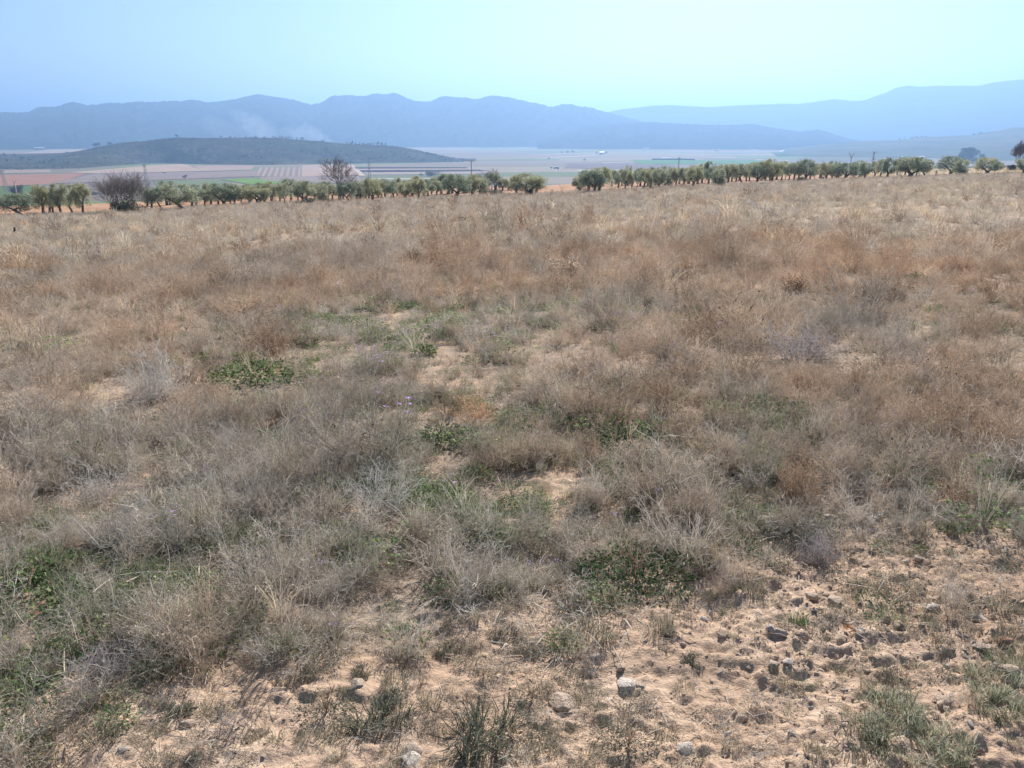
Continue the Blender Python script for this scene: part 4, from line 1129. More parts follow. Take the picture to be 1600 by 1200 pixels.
far = [shrub(31, h=.40, stems=34, sub=4, wid=.0065, fine=1), shrub(32, h=.34, stems=34, sub=4, wid=.0065, fine=1, spread=1.0, curl=.2),
       shrub(33, h=.40, stems=26, sub=4, wid=.006, fine=1, seeds=3, seed_r=.010), shrub(34, h=.34, stems=26, sub=3, wid=.006, fine=1, seeds=4, seed_r=.010, spread=.6), shrub(35, h=.3, stems=26, sub=3, wid=.006, fine=1, seeds=3, seed_r=.010, leaves=40, leaf_len=.04),
       tuft(36, .32, .16, 40, .010, .5), tuft(37, .40, .14, 36, .010, .4, None, 18),
       herb(38, .24, .16, 110, .06, .024), herb(39, .20, .22, 80, .05, .014, [HERB, HSTEM, PURPLE, RUST], 6, 2, .28)]
# ------------------------------------------------------------------ single plants and stones one can point at
TAKEN = []          # (x, y, radius) kept free of ground cover
def split_parts(o, me, names):
    co = np.zeros(len(me.vertices) * 3, np.float32); me.vertices.foreach_get('co', co); co = co.reshape(-1, 3)
    polys = [(tuple(p.vertices), p.material_index) for p in me.polygons]
    for k, nm in names.items():
        fs = [f for f, i in polys if i == k]
        if not fs: continue
        used = sorted({v for f in fs for v in f}); mp = {v: i for i, v in enumerate(used)}
        link(nm, mesh_from(nm, co[used], [tuple(mp[v] for v in f) for f in fs], [me.materials[k]]), o)
def put(name, label, cat, px, py, wpx, parts, me, native_w, group=None, hscale=1.0, free=0.8, sink=0.0):
    p = ground_at(px, py); s = mpp(p); k = wpx * s / native_w
    p = p + Vector((0, wpx * s * 0.22, 0)); p.z = float(terrain(p.x, p.y)) - sink
    o = thing(name, label, cat, p, group); o.scale = (k, k, k * hscale); o.rotation_euler.z = random.uniform(0, 6.28)
    split_parts(o, me, parts)
    if free: TAKEN.append((p.x, p.y, wpx * s * 0.5 * free))
    return o
def dry(name, a, b, tr=.3): return veg(name, [(0, a), (0.5, tuple((x + y) / 2 for x, y in zip(a, b))), (1, b)], tr)
GREYT = dry('bleached_twigs', (0.36, 0.33, 0.29), (0.68, 0.64, 0.58)); DARKT = dry('dark_twigs', (0.05, 0.045, 0.042), (0.17, 0.15, 0.13), .1)
BROWNT = dry('brown_twigs', (0.22, 0.145, 0.10), (0.46, 0.33, 0.23)); BROWNS = dry('brown_seeds', (0.34, 0.21, 0.13), (0.64, 0.44, 0.28), .45)
TANS = dry('tan_seeds', (0.44, 0.33, 0.23), (0.72, 0.57, 0.42), .45); ORANGE = dry('orange_stems', (0.44, 0.26, 0.14), (0.70, 0.47, 0.28), .4)
MAUVET = dry('mauve_twigs', (0.26, 0.225, 0.215), (0.50, 0.45, 0.43)); G1 = veg('bright_leaves', [(0, (0.06, 0.11, 0.035)), (0.6, (0.13, 0.20, 0.07)), (1, (0.30, 0.34, 0.15))], .35)
G2 = veg('deep_green_leaves', [(0, (0.03, 0.065, 0.025)), (0.6, (0.07, 0.13, 0.045)), (0.9, (0.17, 0.24, 0.10)), (1, (0.32, 0.34, 0.18))], .3)
G3 = veg('grey_green_blades', [(0, (0.18, 0.20, 0.11)), (0.5, (0.31, 0.32, 0.21)), (0.8, (0.48, 0.46, 0.34)), (1, (0.62, 0.57, 0.44))], .4)
G4 = veg('dull_weed_leaves', [(0, (0.07, 0.08, 0.055)), (0.6, (0.15, 0.165, 0.115)), (1, (0.32, 0.31, 0.24))], .35)
SH = {0: 'stems', 1: 'seed_heads', 2: 'leaves'}; HB = {0: 'leaves', 1: 'stems', 2: 'flowers', 3: 'red_leaves'}
random.seed(55)
S = lambda *a, **k: shrub(*a, **k)
put('dead_shrub', 'dark dense dead shrub in the middle of the field, blackest of the dry bushes', 'shrub', 646, 417, 56, SH, S(201, h=.30, w=.8, stems=120, sub=7, wid=.008, fine=2, spread=.8, curl=.25, mats=[DARKT, DARKT, G4]), .8, hscale=1.2)
put('dead_shrub', 'small dark dead tuft to the left of and below the blackest shrub', 'shrub', 580, 432, 22, SH, S(202, h=.22, w=.6, stems=60, sub=5, wid=.010, spread=.9, mats=[DARKT, DARKT, G4]), .7, hscale=0.7)
put('green_bush', 'bright green leafy bush alone in the dry field at right', 'bush', 1436, 444, 38, HB, herb(203, .30, .34, 420, .075, .035, [G1, BROWNT, PURPLE, RUST], stems=16), .66)
put('dry_shrub', 'feathery orange-brown bush right behind the bright green bush', 'shrub', 1472, 428, 60, SH, S(204, h=.34, w=.7, stems=90, sub=5, wid=.006, seeds=2, seed_r=.010, spread=.8, mats=[ORANGE, ORANGE, G4]), .9)
put('dry_shrub', 'rounded red-brown seedy bush beside three tan stones, right of centre in the foreground', 'shrub', 1252, 792, 118, SH, S(205, h=.42, w=.4, stems=120, sub=6, wid=.0034, seeds=3, seed_r=.0045, spread=.65, mats=[BROWNT, BROWNS, G4]), .62, hscale=1.05)
put('dry_shrub', 'dark red-brown bush rising above the green leafy patch at left', 'shrub', 422, 566, 108, SH, S(206, h=.42, w=.4, stems=100, sub=6, wid=.0034, seeds=3, seed_r=.006, spread=.75, mats=[BROWNT, BROWNT, G4]), .66)
put('dry_shrub', 'rusty orange dry bush right of the mauve flowers, near the picture centre', 'shrub', 742, 668, 110, SH, S(207, h=.36, w=.4, stems=90, sub=6, wid=.003, seeds=2, seed_r=.005, spread=.8, mats=[ORANGE, BROWNS, G4]), .62)
put('dry_shrub', 'isolated small brown tussock in pale grass at far left, below the leafless thicket', 'shrub', 167, 391, 26, SH, S(208, h=.4, w=.5, stems=70, sub=5, wid=.012, seeds=2, seed_r=.016, spread=.8, mats=[BROWNT, BROWNS, G4]), .7)
put('dry_shrub', 'broad tan bush just right of centre in the middle field, with a shadowed foot', 'shrub', 885, 436, 120, SH, S(209, h=.26, w=.8, stems=150, sub=5, wid=.006, seeds=2, seed_r=.010, spread=.9, mats=[BROWNT, TANS, G4]), .86, hscale=.9)
put('dry_shrub', 'tan bush with a dark foot in the right half, left of the bright green bush', 'shrub', 1246, 466, 96, SH, S(210, h=.28, w=.7, stems=120, sub=5, wid=.006, seeds=2, seed_r=.010, spread=.8, mats=[DARKT, BROWNS, G4]), .8)
put('dry_shrub', 'dark-footed grey bush between the broad tan bush and the right-hand tan bush', 'shrub', 1072, 444, 60, SH, S(211, h=.36, w=.6, stems=90, sub=5, wid=.007, seeds=1, seed_r=.010, spread=.7, mats=[DARKT, TANS, G4]), .75)
put('dry_stalks', 'narrow dark upright clump of stalks in greenish grass at centre right', 'shrub', 1010, 490, 20, SH, S(212, h=.6, w=.2, stems=50, sub=4, wid=.006, seeds=1, seed_r=.008, spread=.22, mats=[DARKT, BROWNT, G4]), .36)
put('dry_shrub', 'large tangle of bleached curved twigs with deep shade beneath, left of centre in the foreground', 'shrub', 590, 822, 230, SH, S(213, h=.32, w=.7, stems=150, sub=6, wid=.0034, seeds=0, spread=1.1, curl=.24, leaves=260, leaf_len=.02, mats=[GREYT, TANS, G4]), .82, hscale=1.1)
put('dry_shrub', 'mass of bleached curly twigs on the left edge, above green weeds', 'shrub', 130, 800, 220, SH, S(214, h=.26, w=.7, stems=130, sub=7, wid=.0034, spread=1.1, curl=.28, mats=[GREYT, TANS, G4]), .8)
put('dry_shrub', 'wide silvery grey bush at left, in front of the sandy gap', 'shrub', 215, 640, 240, SH, S(215, h=.30, w=.7, stems=150, sub=6, wid=.0034, spread=.85, curl=.12, mats=[GREYT, TANS, G4]), .85)
put('dry_shrub', 'wide smoky mauve-grey bush at right, in front of the bright green bush', 'shrub', 1275, 575, 280, SH, S(216, h=.26, w=.7, stems=170, sub=6, wid=.0034, spread=.85, curl=.12, leaves=300, leaf_len=.02, mats=[MAUVET, MAUVET, G4]), .85, hscale=.8)
put('dry_shrub', 'second smoky grey bush, at the right of the wide mauve-grey one', 'shrub', 1440, 572, 170, SH, S(217, h=.26, w=.6, stems=110, sub=6, wid=.0034, spread=.8, leaves=200, leaf_len=.02, mats=[MAUVET, MAUVET, G4]), .8, hscale=.8)
put('dry_shrub', 'dark brown bush cut by the right edge, halfway down the picture', 'shrub', 1578, 730, 150, SH, S(218, h=.5, w=.5, stems=130, sub=6, wid=.0034, seeds=2, seed_r=.0045, spread=.7, leaves=120, mats=[BROWNT, BROWNS, G4]), .78, hscale=1.1)
put('dry_shrub', 'brown twiggy bush standing over green weeds, above the red-brown seedy bush', 'shrub', 1040, 655, 180, SH, S(219, h=.40, w=.5, stems=130, sub=6, wid=.003, seeds=3, seed_r=.005, spread=.8, mats=[BROWNT, TANS, G4]), .8)
put('dry_shrub', 'thin fan of fine tan stems beside the three tan stones', 'shrub', 1372, 806, 60, SH, S(220, h=.42, w=.3, stems=40, sub=5, wid=.0034, seeds=1, seed_r=.004, spread=.5, mats=[TANS, TANS, G4]), .46)
put('dry_shrub', 'low purplish-grey bush on the bare soil below the red-brown seedy bush', 'shrub', 1285, 890, 140, SH, S(221, h=.24, w=.5, stems=120, sub=6, wid=.0034, spread=.9, leaves=500, leaf_len=.013, mats=[MAUVET, BROWNT, G4]), .54)
put('dry_shrub', 'grey-brown bush on the bare soil at the right, left of two white stones', 'shrub', 1505, 800, 110, SH, S(222, h=.30, w=.4, stems=90, sub=6, wid=.0034, seeds=1, spread=.7, leaves=200, leaf_len=.014, mats=[BROWNT, TANS, G4]), .5)
put('dry_shrub', 'sparse grey weed on bare stony soil, above the pair of white stones', 'shrub', 1500, 950, 80, SH, S(223, h=.26, w=.3, stems=50, sub=5, wid=.0034, spread=.6, leaves=160, leaf_len=.012, mats=[GREYT, TANS, G4]), .38)
put('dry_shrub', 'dark purplish low bush at the lower left edge of the vegetation, above the sandy strip', 'shrub', 150, 1075, 170, SH, S(224, h=.22, w=.5, stems=120, sub=7, wid=.0034, spread=1.0, curl=.2, leaves=260, leaf_len=.014, mats=[MAUVET, BROWNT, G4]), .56)
put('bare_twig', 'pale branching bare twig lying over weeds at left, above the sandy strip', 'twig', 145, 905, 90, SH, S(225, h=.30, w=.3, stems=5, sub=4, wid=.006, spread=1.2, curl=.2, fine=1, mats=[GREYT, GREYT, G4]), .5)
put('green_weed', 'largest dark green leafy weed patch with red dead leaves, beside bare soil', 'weed', 1000, 925, 200, HB, herb(226, .30, .14, 900, .042, .017, [G2, BROWNT, PURPLE, RUST], stems=30, rust=26), .62)
put('green_weed', 'wide green weed patch under the dark red-brown bush at left', 'weed', 385, 600, 140, HB, herb(227, .30, .12, 520, .060, .022, [G1, TANS, PURPLE, RUST], stems=14), .64)
put('green_weed', 'bright green weed beside an orange flower, near the upper centre', 'weed', 714, 514, 50, HB, herb(228, .16, .14, 220, .055, .020, [G1, TANS, YELLOW, RUST], 2, 3, .16), .36)
put('green_weed', 'broad-leaved green weed among flowers, left of the rusty orange bush', 'weed', 664, 556, 44, HB, herb(229, .14, .13, 120, .07, .035, [G1, TANS, PURPLE, RUST]), .32)
put('green_weed', 'green weed beneath yellow flowers, left of centre', 'weed', 505, 694, 90, HB, herb(230, .20, .10, 300, .05, .02, [G2, TANS, YELLOW, RUST], 7, 2, .22), .44)
put('green_weed', 'dark green weed left of the one with yellow flowers', 'weed', 412, 694, 60, HB, herb(231, .16, .14, 240, .045, .018, [G2, TANS, PURPLE, RUST]), .36)
put('green_weed', 'deep green weed patch in the centre, below the rusty orange bush', 'weed', 690, 700, 90, HB, herb(232, .20, .16, 340, .05, .022, [G2, TANS, PURPLE, RUST]), .44)
put('green_weed', 'green weed patch at centre right, below the brown twiggy bush', 'weed', 985, 712, 150, HB, herb(233, .28, .12, 560, .05, .018, [G2, TANS, PURPLE, RUST], rust=10), .6)
put('green_weed', 'light green weed patch left of the pale flat stone', 'weed', 1150, 665, 90, HB, herb(234, .22, .10, 360, .045, .018, [G1, TANS, PURPLE, RUST]), .48)
put('green_weed', 'green weed with broad leaves below centre, right of the bleached twig tangle', 'weed', 800, 800, 66, HB, herb(235, .17, .08, 220, .05, .02, [G1, TANS, PURPLE, RUST]), .38)
put('green_weed', 'dark broad-leaved weed at the foot of the bleached twig tangle', 'weed', 700, 838, 62, HB, herb(236, .15, .07, 110, .06, .032, [G2, TANS, PURPLE, RUST]), .34)
put('green_weed', 'dark green weed in the shade left of the red-brown seedy bush', 'weed', 1160, 872, 80, HB, herb(237, .18, .12, 320, .035, .014, [G2, TANS, PURPLE, RUST]), .4)
put('green_weed', 'low dark green weed on stony soil near the right, beside a tan stone', 'weed', 1380, 958, 76, HB, herb(238, .18, .05, 260, .030, .014, [G2, TANS, PURPLE, RUST]), .4)
put('green_weed', 'yellow-green grassy tuft on stony soil, right of centre near the bottom', 'weed', 1252, 980, 46, {0: 'blades'}, tuft(239, .12, .08, 120, .005, .8, [G1, SEED]), .26)
put('green_weed', 'small round green weed on bare soil at right, under two tan clods', 'weed', 1437, 862, 26, HB, herb(240, .12, .05, 120, .04, .02, [G1, TANS, PURPLE, RUST]), .26)
put('green_weed', 'dark green cushion weed at the bottom left corner', 'weed', 45, 1150, 130, HB, herb(241, .24, .13, 700, .024, .012, [G2, BROWNT, PURPLE, RUST], rust=12), .5)
put('green_weed', 'green weed on the left edge beside the pale branching twig', 'weed', 30, 945, 120, HB, herb(242, .24, .12, 560, .030, .013, [G2, TANS, PURPLE, RUST]), .5)
put('grass_mat', 'thick mat of grey-green spiky grass near the bottom right corner', 'grass', 1440, 1178, 180, {0: 'blades', 1: 'dead_blades'}, grass_mat(243, .46, 60, [G3, TANS]), .50)
put('grass_mat', 'second mat of grey-green grass at the right edge, above the corner', 'grass', 1578, 1110, 130, {0: 'blades'}, grass_mat(244, .40, 40, [G3, TANS]), .42)
put('grass_mat', 'small flat grey-green grass tuft at the right edge under a reddish clod', 'grass', 1572, 1040, 70, {0: 'blades'}, grass_mat(245, .26, 16, [G3, TANS]), .30)
TUFTS = [(775, 1000, 38, 'dark spiky tuft on bare sand, just below the edge of the vegetation'), (700, 1022, 52, 'purplish low tuft on bare sand left of the dark spiky tuft'), (650, 1050, 62, 'wide low grey tuft on the sand below the purplish tuft'), (755, 1062, 48, 'dark grey-green tuft at the middle of the bare sand'),
         (562, 1058, 40, 'small tuft with a pale stalk across it on the left of the bare sand'), (845, 1003, 34, 'two-headed small tuft right of the dark spiky tuft'), (890, 970, 70, 'low leafy tuft at the edge of bare soil, under the largest green weed patch'), (608, 1100, 44, 'sparse tuft at the lower middle left beside a small tan stone'),
         (925, 1060, 90, 'broad grey tuft left of the elongated pale stone'), (832, 1110, 80, 'straggling grey tuft beside the half-buried round stone'), (590, 1150, 110, 'wide bluish tuft at the bottom, left of the grey stone'), (350, 1160, 120, 'wide bluish-green tuft on the sand at bottom left'), (505, 1125, 110, 'green-grey tuft right of the wide bluish-green one at bottom left'),
         (270, 1125, 60, 'forked dark twiggy tuft on the left of the sandy strip'), (1010, 1120, 70, 'pale grassy tuft among stones at the bottom, right of centre'), (985, 1185, 110, 'brownish tuft at the bottom edge, right of centre'), (750, 1180, 150, 'dark matted tuft at the bottom edge left of centre'), (1130, 1140, 80, 'grey tuft among small stones at the bottom, below the yellow-green tuft'),
         (1470, 1010, 60, 'sparse grey-brown tuft on stony soil right of the low dark green weed'), (1080, 1040, 40, 'dark small tuft alone on soil right of the elongated pale stone'), (1190, 1110, 70, 'grey twiggy tuft on stony soil, left of the bottom-right grass mat')]
TM = [herb(261, .12, .06, 420, .022, .006, [G4, BROWNT, PURPLE, RUST], stems=20), grass_mat(262, .20, 12, [G4, TANS]), shrub(263, h=.13, w=.24, stems=40, sub=5, wid=.002, spread=1.2, leaves=160, leaf_len=.014, mats=[MAUVET, BROWNT, G4])]
for i, (px, py, w, lb) in enumerate(TUFTS):
    put('weed_tuft', lb, 'weed', px, py, w, [HB, {0: 'blades'}, SH][i % 3], TM[i % 3], (.27, .25, .30)[i % 3], 'weed tufts on the bare soil', free=.6)
ST1 = stone_mat('tan_stone', (0.52, 0.39, 0.28), (0.72, 0.57, 0.44)); ST2 = stone_mat('pale_stone', (0.60, 0.50, 0.41), (0.78, 0.69, 0.59)); ST3 = stone_mat('grey_stone', (0.54, 0.44, 0.36), (0.72, 0.62, 0.53)); ST4 = stone_mat('reddish_clod', (0.36, 0.20, 0.13), (0.50, 0.31, 0.21))
STONES = [(1272, 797, 32, ST1, .75, 'pointed tan stone leaning against the red-brown seedy bush'), (1299, 813, 22, ST1, .8, 'middle of the three tan stones beside the red-brown bush'), (1322, 808, 24, ST1, .5, 'rightmost flat one of the three tan stones beside the red-brown bush'),
          (1175, 680, 18, ST2, .35, 'pale flat stone shining in the weeds right of centre'), (1158, 750, 26, ST3, .6, 'mauve-grey stone left of the red-brown seedy bush'), (880, 1110, 44, ST1, .6, 'largest half-buried round stone on the bare soil below centre'), (841, 1140, 24, ST1, .7, 'tan stone below left of the largest half-buried stone'),
          (891, 1142, 22, ST1, .7, 'tan stone directly below the largest half-buried stone'), (980, 1080, 46, ST2, .4, 'long pale stone lying on its side at lower centre right'), (643, 1178, 30, ST1, .8, 'upper tan half of two stones touching near the bottom edge'), (640, 1197, 36, ST2, .7, 'whitish stone touching the tan one at the bottom edge'), (1072, 1178, 34, ST2, .7, 'pale angular stone near the bottom edge right of centre'),
          (1521, 970, 18, ST2, .8, 'left one of the pair of round white stones at right'), (1534, 966, 20, ST2, .75, 'right one of the pair of round white stones at right'), (1460, 956, 26, ST2, .45, 'flat whitish stone left of the pair of round white stones'), (1270, 939, 24, ST1, .5, 'flat tan stone below the low purplish-grey bush'), (1305, 944, 26, ST1, .4, 'flat pale stone right of the flat tan one'),
          (1418, 884, 18, ST1, .7, 'tan clod beside the small round green weed'), (1438, 880, 20, ST1, .6, 'larger tan clod to the right above the small round green weed'), (1210, 1046, 24, ST1, .7, 'tan block on stony soil right of the long pale stone'), (1232, 1041, 20, ST2, .6, 'paler block touching the tan block on stony soil'), (1538, 1022, 30, ST1, .35, 'long flat tan stone near the right edge'),
          (1576, 1008, 28, ST4, .8, 'reddish earth clod at the right edge'), (1585, 1056, 30, ST1, .45, 'long tan stone at the right edge under the small grass tuft'), (1206, 990, 20, ST3, .8, 'grey stone left of the yellow-green tuft'), (1220, 995, 20, ST1, .7, 'tan stone between the grey stone and the yellow-green tuft'), (1425, 948, 16, ST1, .6, 'tan stone right of the low dark green weed'),
          (815, 1102, 14, ST1, .7, 'small tan stone above the lower left of the largest half-buried stone'), (616, 1079, 16, ST1, .7, 'small tan stone beside the sparse tuft at lower left'), (555, 1074, 30, ST1, .4, 'flat tan stone below the tuft with a pale stalk across it'), (1160, 1130, 24, ST1, .9, 'upright tan stone in the grey tuft at the bottom'), (1140, 1148, 16, ST2, .8, 'small whitish stone left below the upright tan stone'),
          (290, 1138, 24, ST1, .5, 'only sizeable clod on the smooth sand at bottom left'), (1230, 832, 20, ST3, .7, 'grey stone in the shade under the red-brown seedy bush'), (1215, 842, 22, ST3, .7, 'second grey stone in the shade, lower left of the first'), (930, 1032, 20, ST3, .6, 'dull brown stone below the largest green weed patch'), (1100, 970, 18, ST3, .6, 'grey clod alone right of the largest green weed patch'), (1480, 1110, 16, ST1, .8, 'tan pebble above the bottom-right grass mat'), (1350, 985, 18, ST3, .5, 'grey flat pebble under the low dark green weed')]
for i, (px, py, w, mt, fl, lb) in enumerate(STONES):
    p = ground_at(px, py); s = mpp(p); r = w * s
    p = p + Vector((0, r * 0.3, 0)); p.z = float(terrain(p.x, p.y)) - r * 0.09
    o = thing('stone', lb, 'stone', p, 'stones on the bare soil', rock(400 + i, 3, [mt], 'stone', .50 * fl + .16)); o.scale = (r, r, r); o.rotation_euler.z = random.uniform(-.4, .4)
# bark scrap and dead leaf
m = MB()
for q in range(7): m.ribbon([Vector((random.gauss(0, .012), random.gauss(0, .008), .004)), Vector((random.gauss(0, .012), random.gauss(0, .008), .014)), Vector((random.gauss(0, .018), random.gauss(0, .010), .006))], [.008, .012, .006])
thing('bark_scrap', 'dark brown curled scrap of bark on stony soil at lower right', 'bark', ground_at(1370, 1092), None, m.mesh('bark_scrap', [plain('dark_bark', (.05, .035, .028), .9)]))
m = MB()
for q in range(5): m.leaf((random.gauss(0, .010), random.gauss(0, .010), .006), (random.gauss(0, 1), random.gauss(0, 1), .5), .028, .014)
thing('dead_leaf', 'rust-coloured shrivelled leaf on stony soil below the low dark green weed', 'leaf', ground_at(1325, 986), None, m.mesh('dead_leaf', [RUST]))

# ------------------------------------------------------------------ ground cover of the field
HINT = {
 'grey': [(150, 620, 240, 130, .5), (450, 760, 260, 110, .5), (1300, 520, 220, 45, .8), (1000, 560, 150, 50, .4), (100, 780, 160, 100, .5), (400, 440, 300, 40, .3)],
 'tan': [(900, 420, 900, 60, .5), (1300, 650, 320, 70, .6), (1100, 620, 150, 80, .4), (430, 540, 60, 40, .6), (1500, 480, 150, 60, .6), (1150, 760, 150, 60, .3)],
 'straw': [(1480, 340, 230, 60, .7), (150, 370, 280, 60, .45), (1100, 330, 300, 40, .25), (900, 500, 200, 40, .3), (60, 560, 120, 80, .4)],
 'green': [(380, 590, 80, 25, .9), (700, 690, 130, 60, .7), (1000, 700, 140, 50, .8), (1150, 680, 100, 50, .6), (720, 510, 80, 30, .7), (550, 540, 110, 60, .4), (820, 800, 120, 40, .5), (950, 475, 170, 30, .5), (60, 910, 100, 70, .8), (50, 1120, 90, 60, 1), (430, 700, 60, 30, .6), (480, 500, 80, 25, .5), (300, 860, 300, 60, .3)],
 'flower': [(600, 560, 120, 60, .35), (1350, 690, 90, 30, .25), (640, 480, 160, 40, .15)],
 'herb': [(600, 900, 260, 60, .7), (350, 930, 260, 80, .7), (1280, 880, 90, 40, .6), (850, 850, 220, 60, .6), (1150, 800, 200, 60, .4)],
 'ygrass': [(1440, 1150, 130, 60, 2.0), (1580, 1090, 70, 60, 1.6), (560, 1130, 120, 40, .5), (350, 1150, 120, 40, .5)],
}
BASEW = {'grey': .20, 'tan': .17, 'straw': .05, 'green': .18, 'flower': .05, 'herb': .26, 'ygrass': .07, 'litter': .22, 'sprawl': .14, 'stalk': .02}
KEYS = list(BASEW)
NEARP = {'grey': (0, 1, 2), 'tan': (3, 4, 5), 'straw': (6, 7, 8), 'green': (9, 10, 11), 'flower': (12, 12, 13), 'herb': (16, 17, 16), 'ygrass': (14, 15, 14), 'litter': (18, 19, 18), 'sprawl': (20, 20, 20), 'stalk': (21, 21, 21)}
FARP = {'grey': (0, 1, 0), 'tan': (2, 3, 4), 'straw': (5, 6, 5), 'green': (7, 7, 7), 'flower': (8, 8, 8), 'herb': (1, 4, 7), 'ygrass': (5, 5, 5), 'litter': (1, 3, 1), 'sprawl': (1, 1, 1), 'stalk': (6, 3, 6)}
TINT = {'grey': (.84, .785, .715), 'tan': (.76, .665, .57), 'straw': (.88, .84, .76), 'green': (1.35, 1.35, 1.3), 'flower': (1.1, 1.1, 1.1), 'herb': (1.0, .97, .93), 'ygrass': (1.1, 1.06, .98), 'litter': (.84, .77, .67), 'sprawl': (.88, .84, .78), 'stalk': (.72, .64, .56)}
def sample(n, r0, r1, seed, spread=0.70):
    g = np.random.default_rng(seed)
    th = g.uniform(-spread, spread, n)
    rr1 = np.interp(th, _th, _D0) + 1 if r1 is None else r1
    r = np.sqrt(g.uniform(0, 1, n) * (rr1 ** 2 - r0 ** 2) + r0 ** 2)
    return r * np.sin(th), r * np.cos(th), g
def cover(n, r0, r1, seed, protos, size, keep_far=1.0):
    x, y, g = sample(n, r0, r1, seed)
    z = terrain(x, y); px, py, dep = project(x, y, z); r = np.hypot(x, y)
    bare = bareness(px, py - 15 + 95 * fbm(x / .45, y / .45, 3, 78))
    # tufted, uneven growth with gaps of soil
    gap = fbm(x / 0.6 + 4, y / 0.6, 3, 91); gap2 = fbm(x / 4.5, y / 4.5, 3, 92)
    dens = np.clip(0.72 + 0.95 * gap + 0.55 * gap2, 0.10, 1.0)
    dens = np.where(r > 14, np.clip(dens + 0.15, 0, 1), dens)
    small = bare > 0.5
    if protos is near: dens = dens * np.clip((25 - r) / 9, 0, 1)
    else: dens = dens * np.clip((r - 13) / 9, 0, 1)
    dens = dens * (1 - bare) + bare * np.where(fbm(x / .35, y / .35, 2, 93) > .06, .66, .26)
    for (tx, ty, tr) in TAKEN: dens = np.where((x - tx) ** 2 + (y - ty) ** 2 < tr * tr, dens * 0.12, dens)
    ok = g.uniform(0, 1, n) < dens
    x, y, z, px, py, r, bare, small = [a[ok] for a in (x, y, z, px, py, r, bare, small)]; n = len(x)
    W = np.zeros((len(KEYS), n))
    for i, k in enumerate(KEYS):
        w = np.full(n, BASEW[k])
        for (a, b, sa, sb, amt) in HINT.get(k, []): w += amt * (1.7 if k in ('green', 'flower', 'herb') else 1.0) * np.exp(-((px - a) / sa) ** 2 - ((py - b) / sb) ** 2)
        w *= np.exp(1.7 * fbm(x / 0.8 + 31 * i, y / 0.8, 2, 120 + i) + 0.55 * fbm(x / 6 + 17 * i, y / 6, 2, 140 + i))
        if k in ('green', 'flower', 'herb', 'ygrass'): w *= np.clip((py - 400) / 120, 0.06, 1)
        if k in ('litter', 'ygrass', 'herb'): w *= 1 + 3.6 * bare
        if k in ('grey', 'tan', 'straw', 'green', 'stalk', 'flower'): w *= 1 - 0.92 * bare
        W[i] = w
    W /= W.sum(0); cum = W.cumsum(0); u = g.uniform(0, 1, n)
    ty = (u[None, :] > cum).sum(0).clip(0, len(KEYS) - 1)
    tab = np.array([(NEARP if protos is near else FARP)[k] for k in KEYS]); pid = tab[ty, g.integers(0, 3, n)]
    tint = np.array([TINT[k] for k in KEYS])[ty] * (0.72 + 0.50 * g.uniform(0, 1, (n, 1))) * (0.90 if protos is far else 1.0)
    hue = fbm(x / 2.6, y / 2.6, 3, 160)[:, None]; hue2 = fbm(x / 9, y / 9, 3, 161)[:, None]
    dry_ = np.isin(ty, [KEYS.index(k) for k in ('grey', 'tan', 'straw', 'stalk')])[:, None]
    warm = np.array([1.06, 0.95, 0.86]); cool = np.array([0.84, 0.86, 0.87])
    m_ = np.clip(0.5 + 0.9 * hue + 0.5 * hue2 + g.normal(0, .18, (n, 1)), 0, 1)
    tint = np.where(dry_, tint * (warm * m_ + cool * (1 - m_)), tint)
    s = size * np.exp(g.normal(0, .34, n)) * np.where(small, .62, 1.0) * (1 + 0.32 * fbm(x / 0.9, y / 0.9, 2, 170)) * np.array([{'litter': 1.35, 'sprawl': 1.3, 'ygrass': 1.25, 'herb': 1.1, 'green': 1.1}.get(k, 1.0) for k in KEYS])[ty]
    big = (g.uniform(0, 1, n) < .085) & np.isin(ty, [KEYS.index(k) for k in ('grey', 'tan')]) & (bare < .3) & (r > 4)
    s = np.where(big, s * g.uniform(1.5, 2.4, n), s); tint = np.where(big[:, None], tint * np.array([.74, .70, .66]), tint)
    flat = g.uniform(.75, 1.15, n)
    P = np.stack([x, y, z], -1); rot = np.stack([g.normal(0, .10, n), g.normal(0, .10, n), g.uniform(0, 6.28, n)], -1)
    return P, rot, np.stack([s, s, s * flat], -1), pid, tint
# short growth and litter just around the viewer, then the field
A = cover(14000, 0.9, 6.5, 501, near, .37); B = cover(42000, 6.5, 25, 502, near, .47)
Q = [np.concatenate([a, b]) for a, b in zip(A, B)]
scatter('dry_weeds', near, *Q)
Cc = cover(95000, 13, None, 503, far, .66)
scatter('dry_field_growth', far, *Cc)
# sparse dry grass between the olives and beyond them at right
x, y, g = sample(9000, 88, 290, 504, .72); th = np.arctan2(x, y); r = np.hypot(x, y)
d0 = np.interp(th, _th, _D0); d1 = np.interp(th, _th, _D1)
pr = np.where(x > 66, .8, .10) * ((r > d0) & (r < d1 + 15)); ok = g.uniform(0, 1, len(x)) < pr
x, y = x[ok], y[ok]; n = len(x)
scatter('grove_grass', far[5:7], np.stack([x, y, terrain(x, y)], -1), np.stack([0 * x, 0 * x, g.uniform(0, 6.28, n)], -1), np.repeat(1.2 * np.exp(g.normal(0, .2, n))[:, None], 3, 1), g.integers(0, 2, n), np.array([[.72, .60, .42]]) * g.uniform(.8, 1.15, (n, 1)))
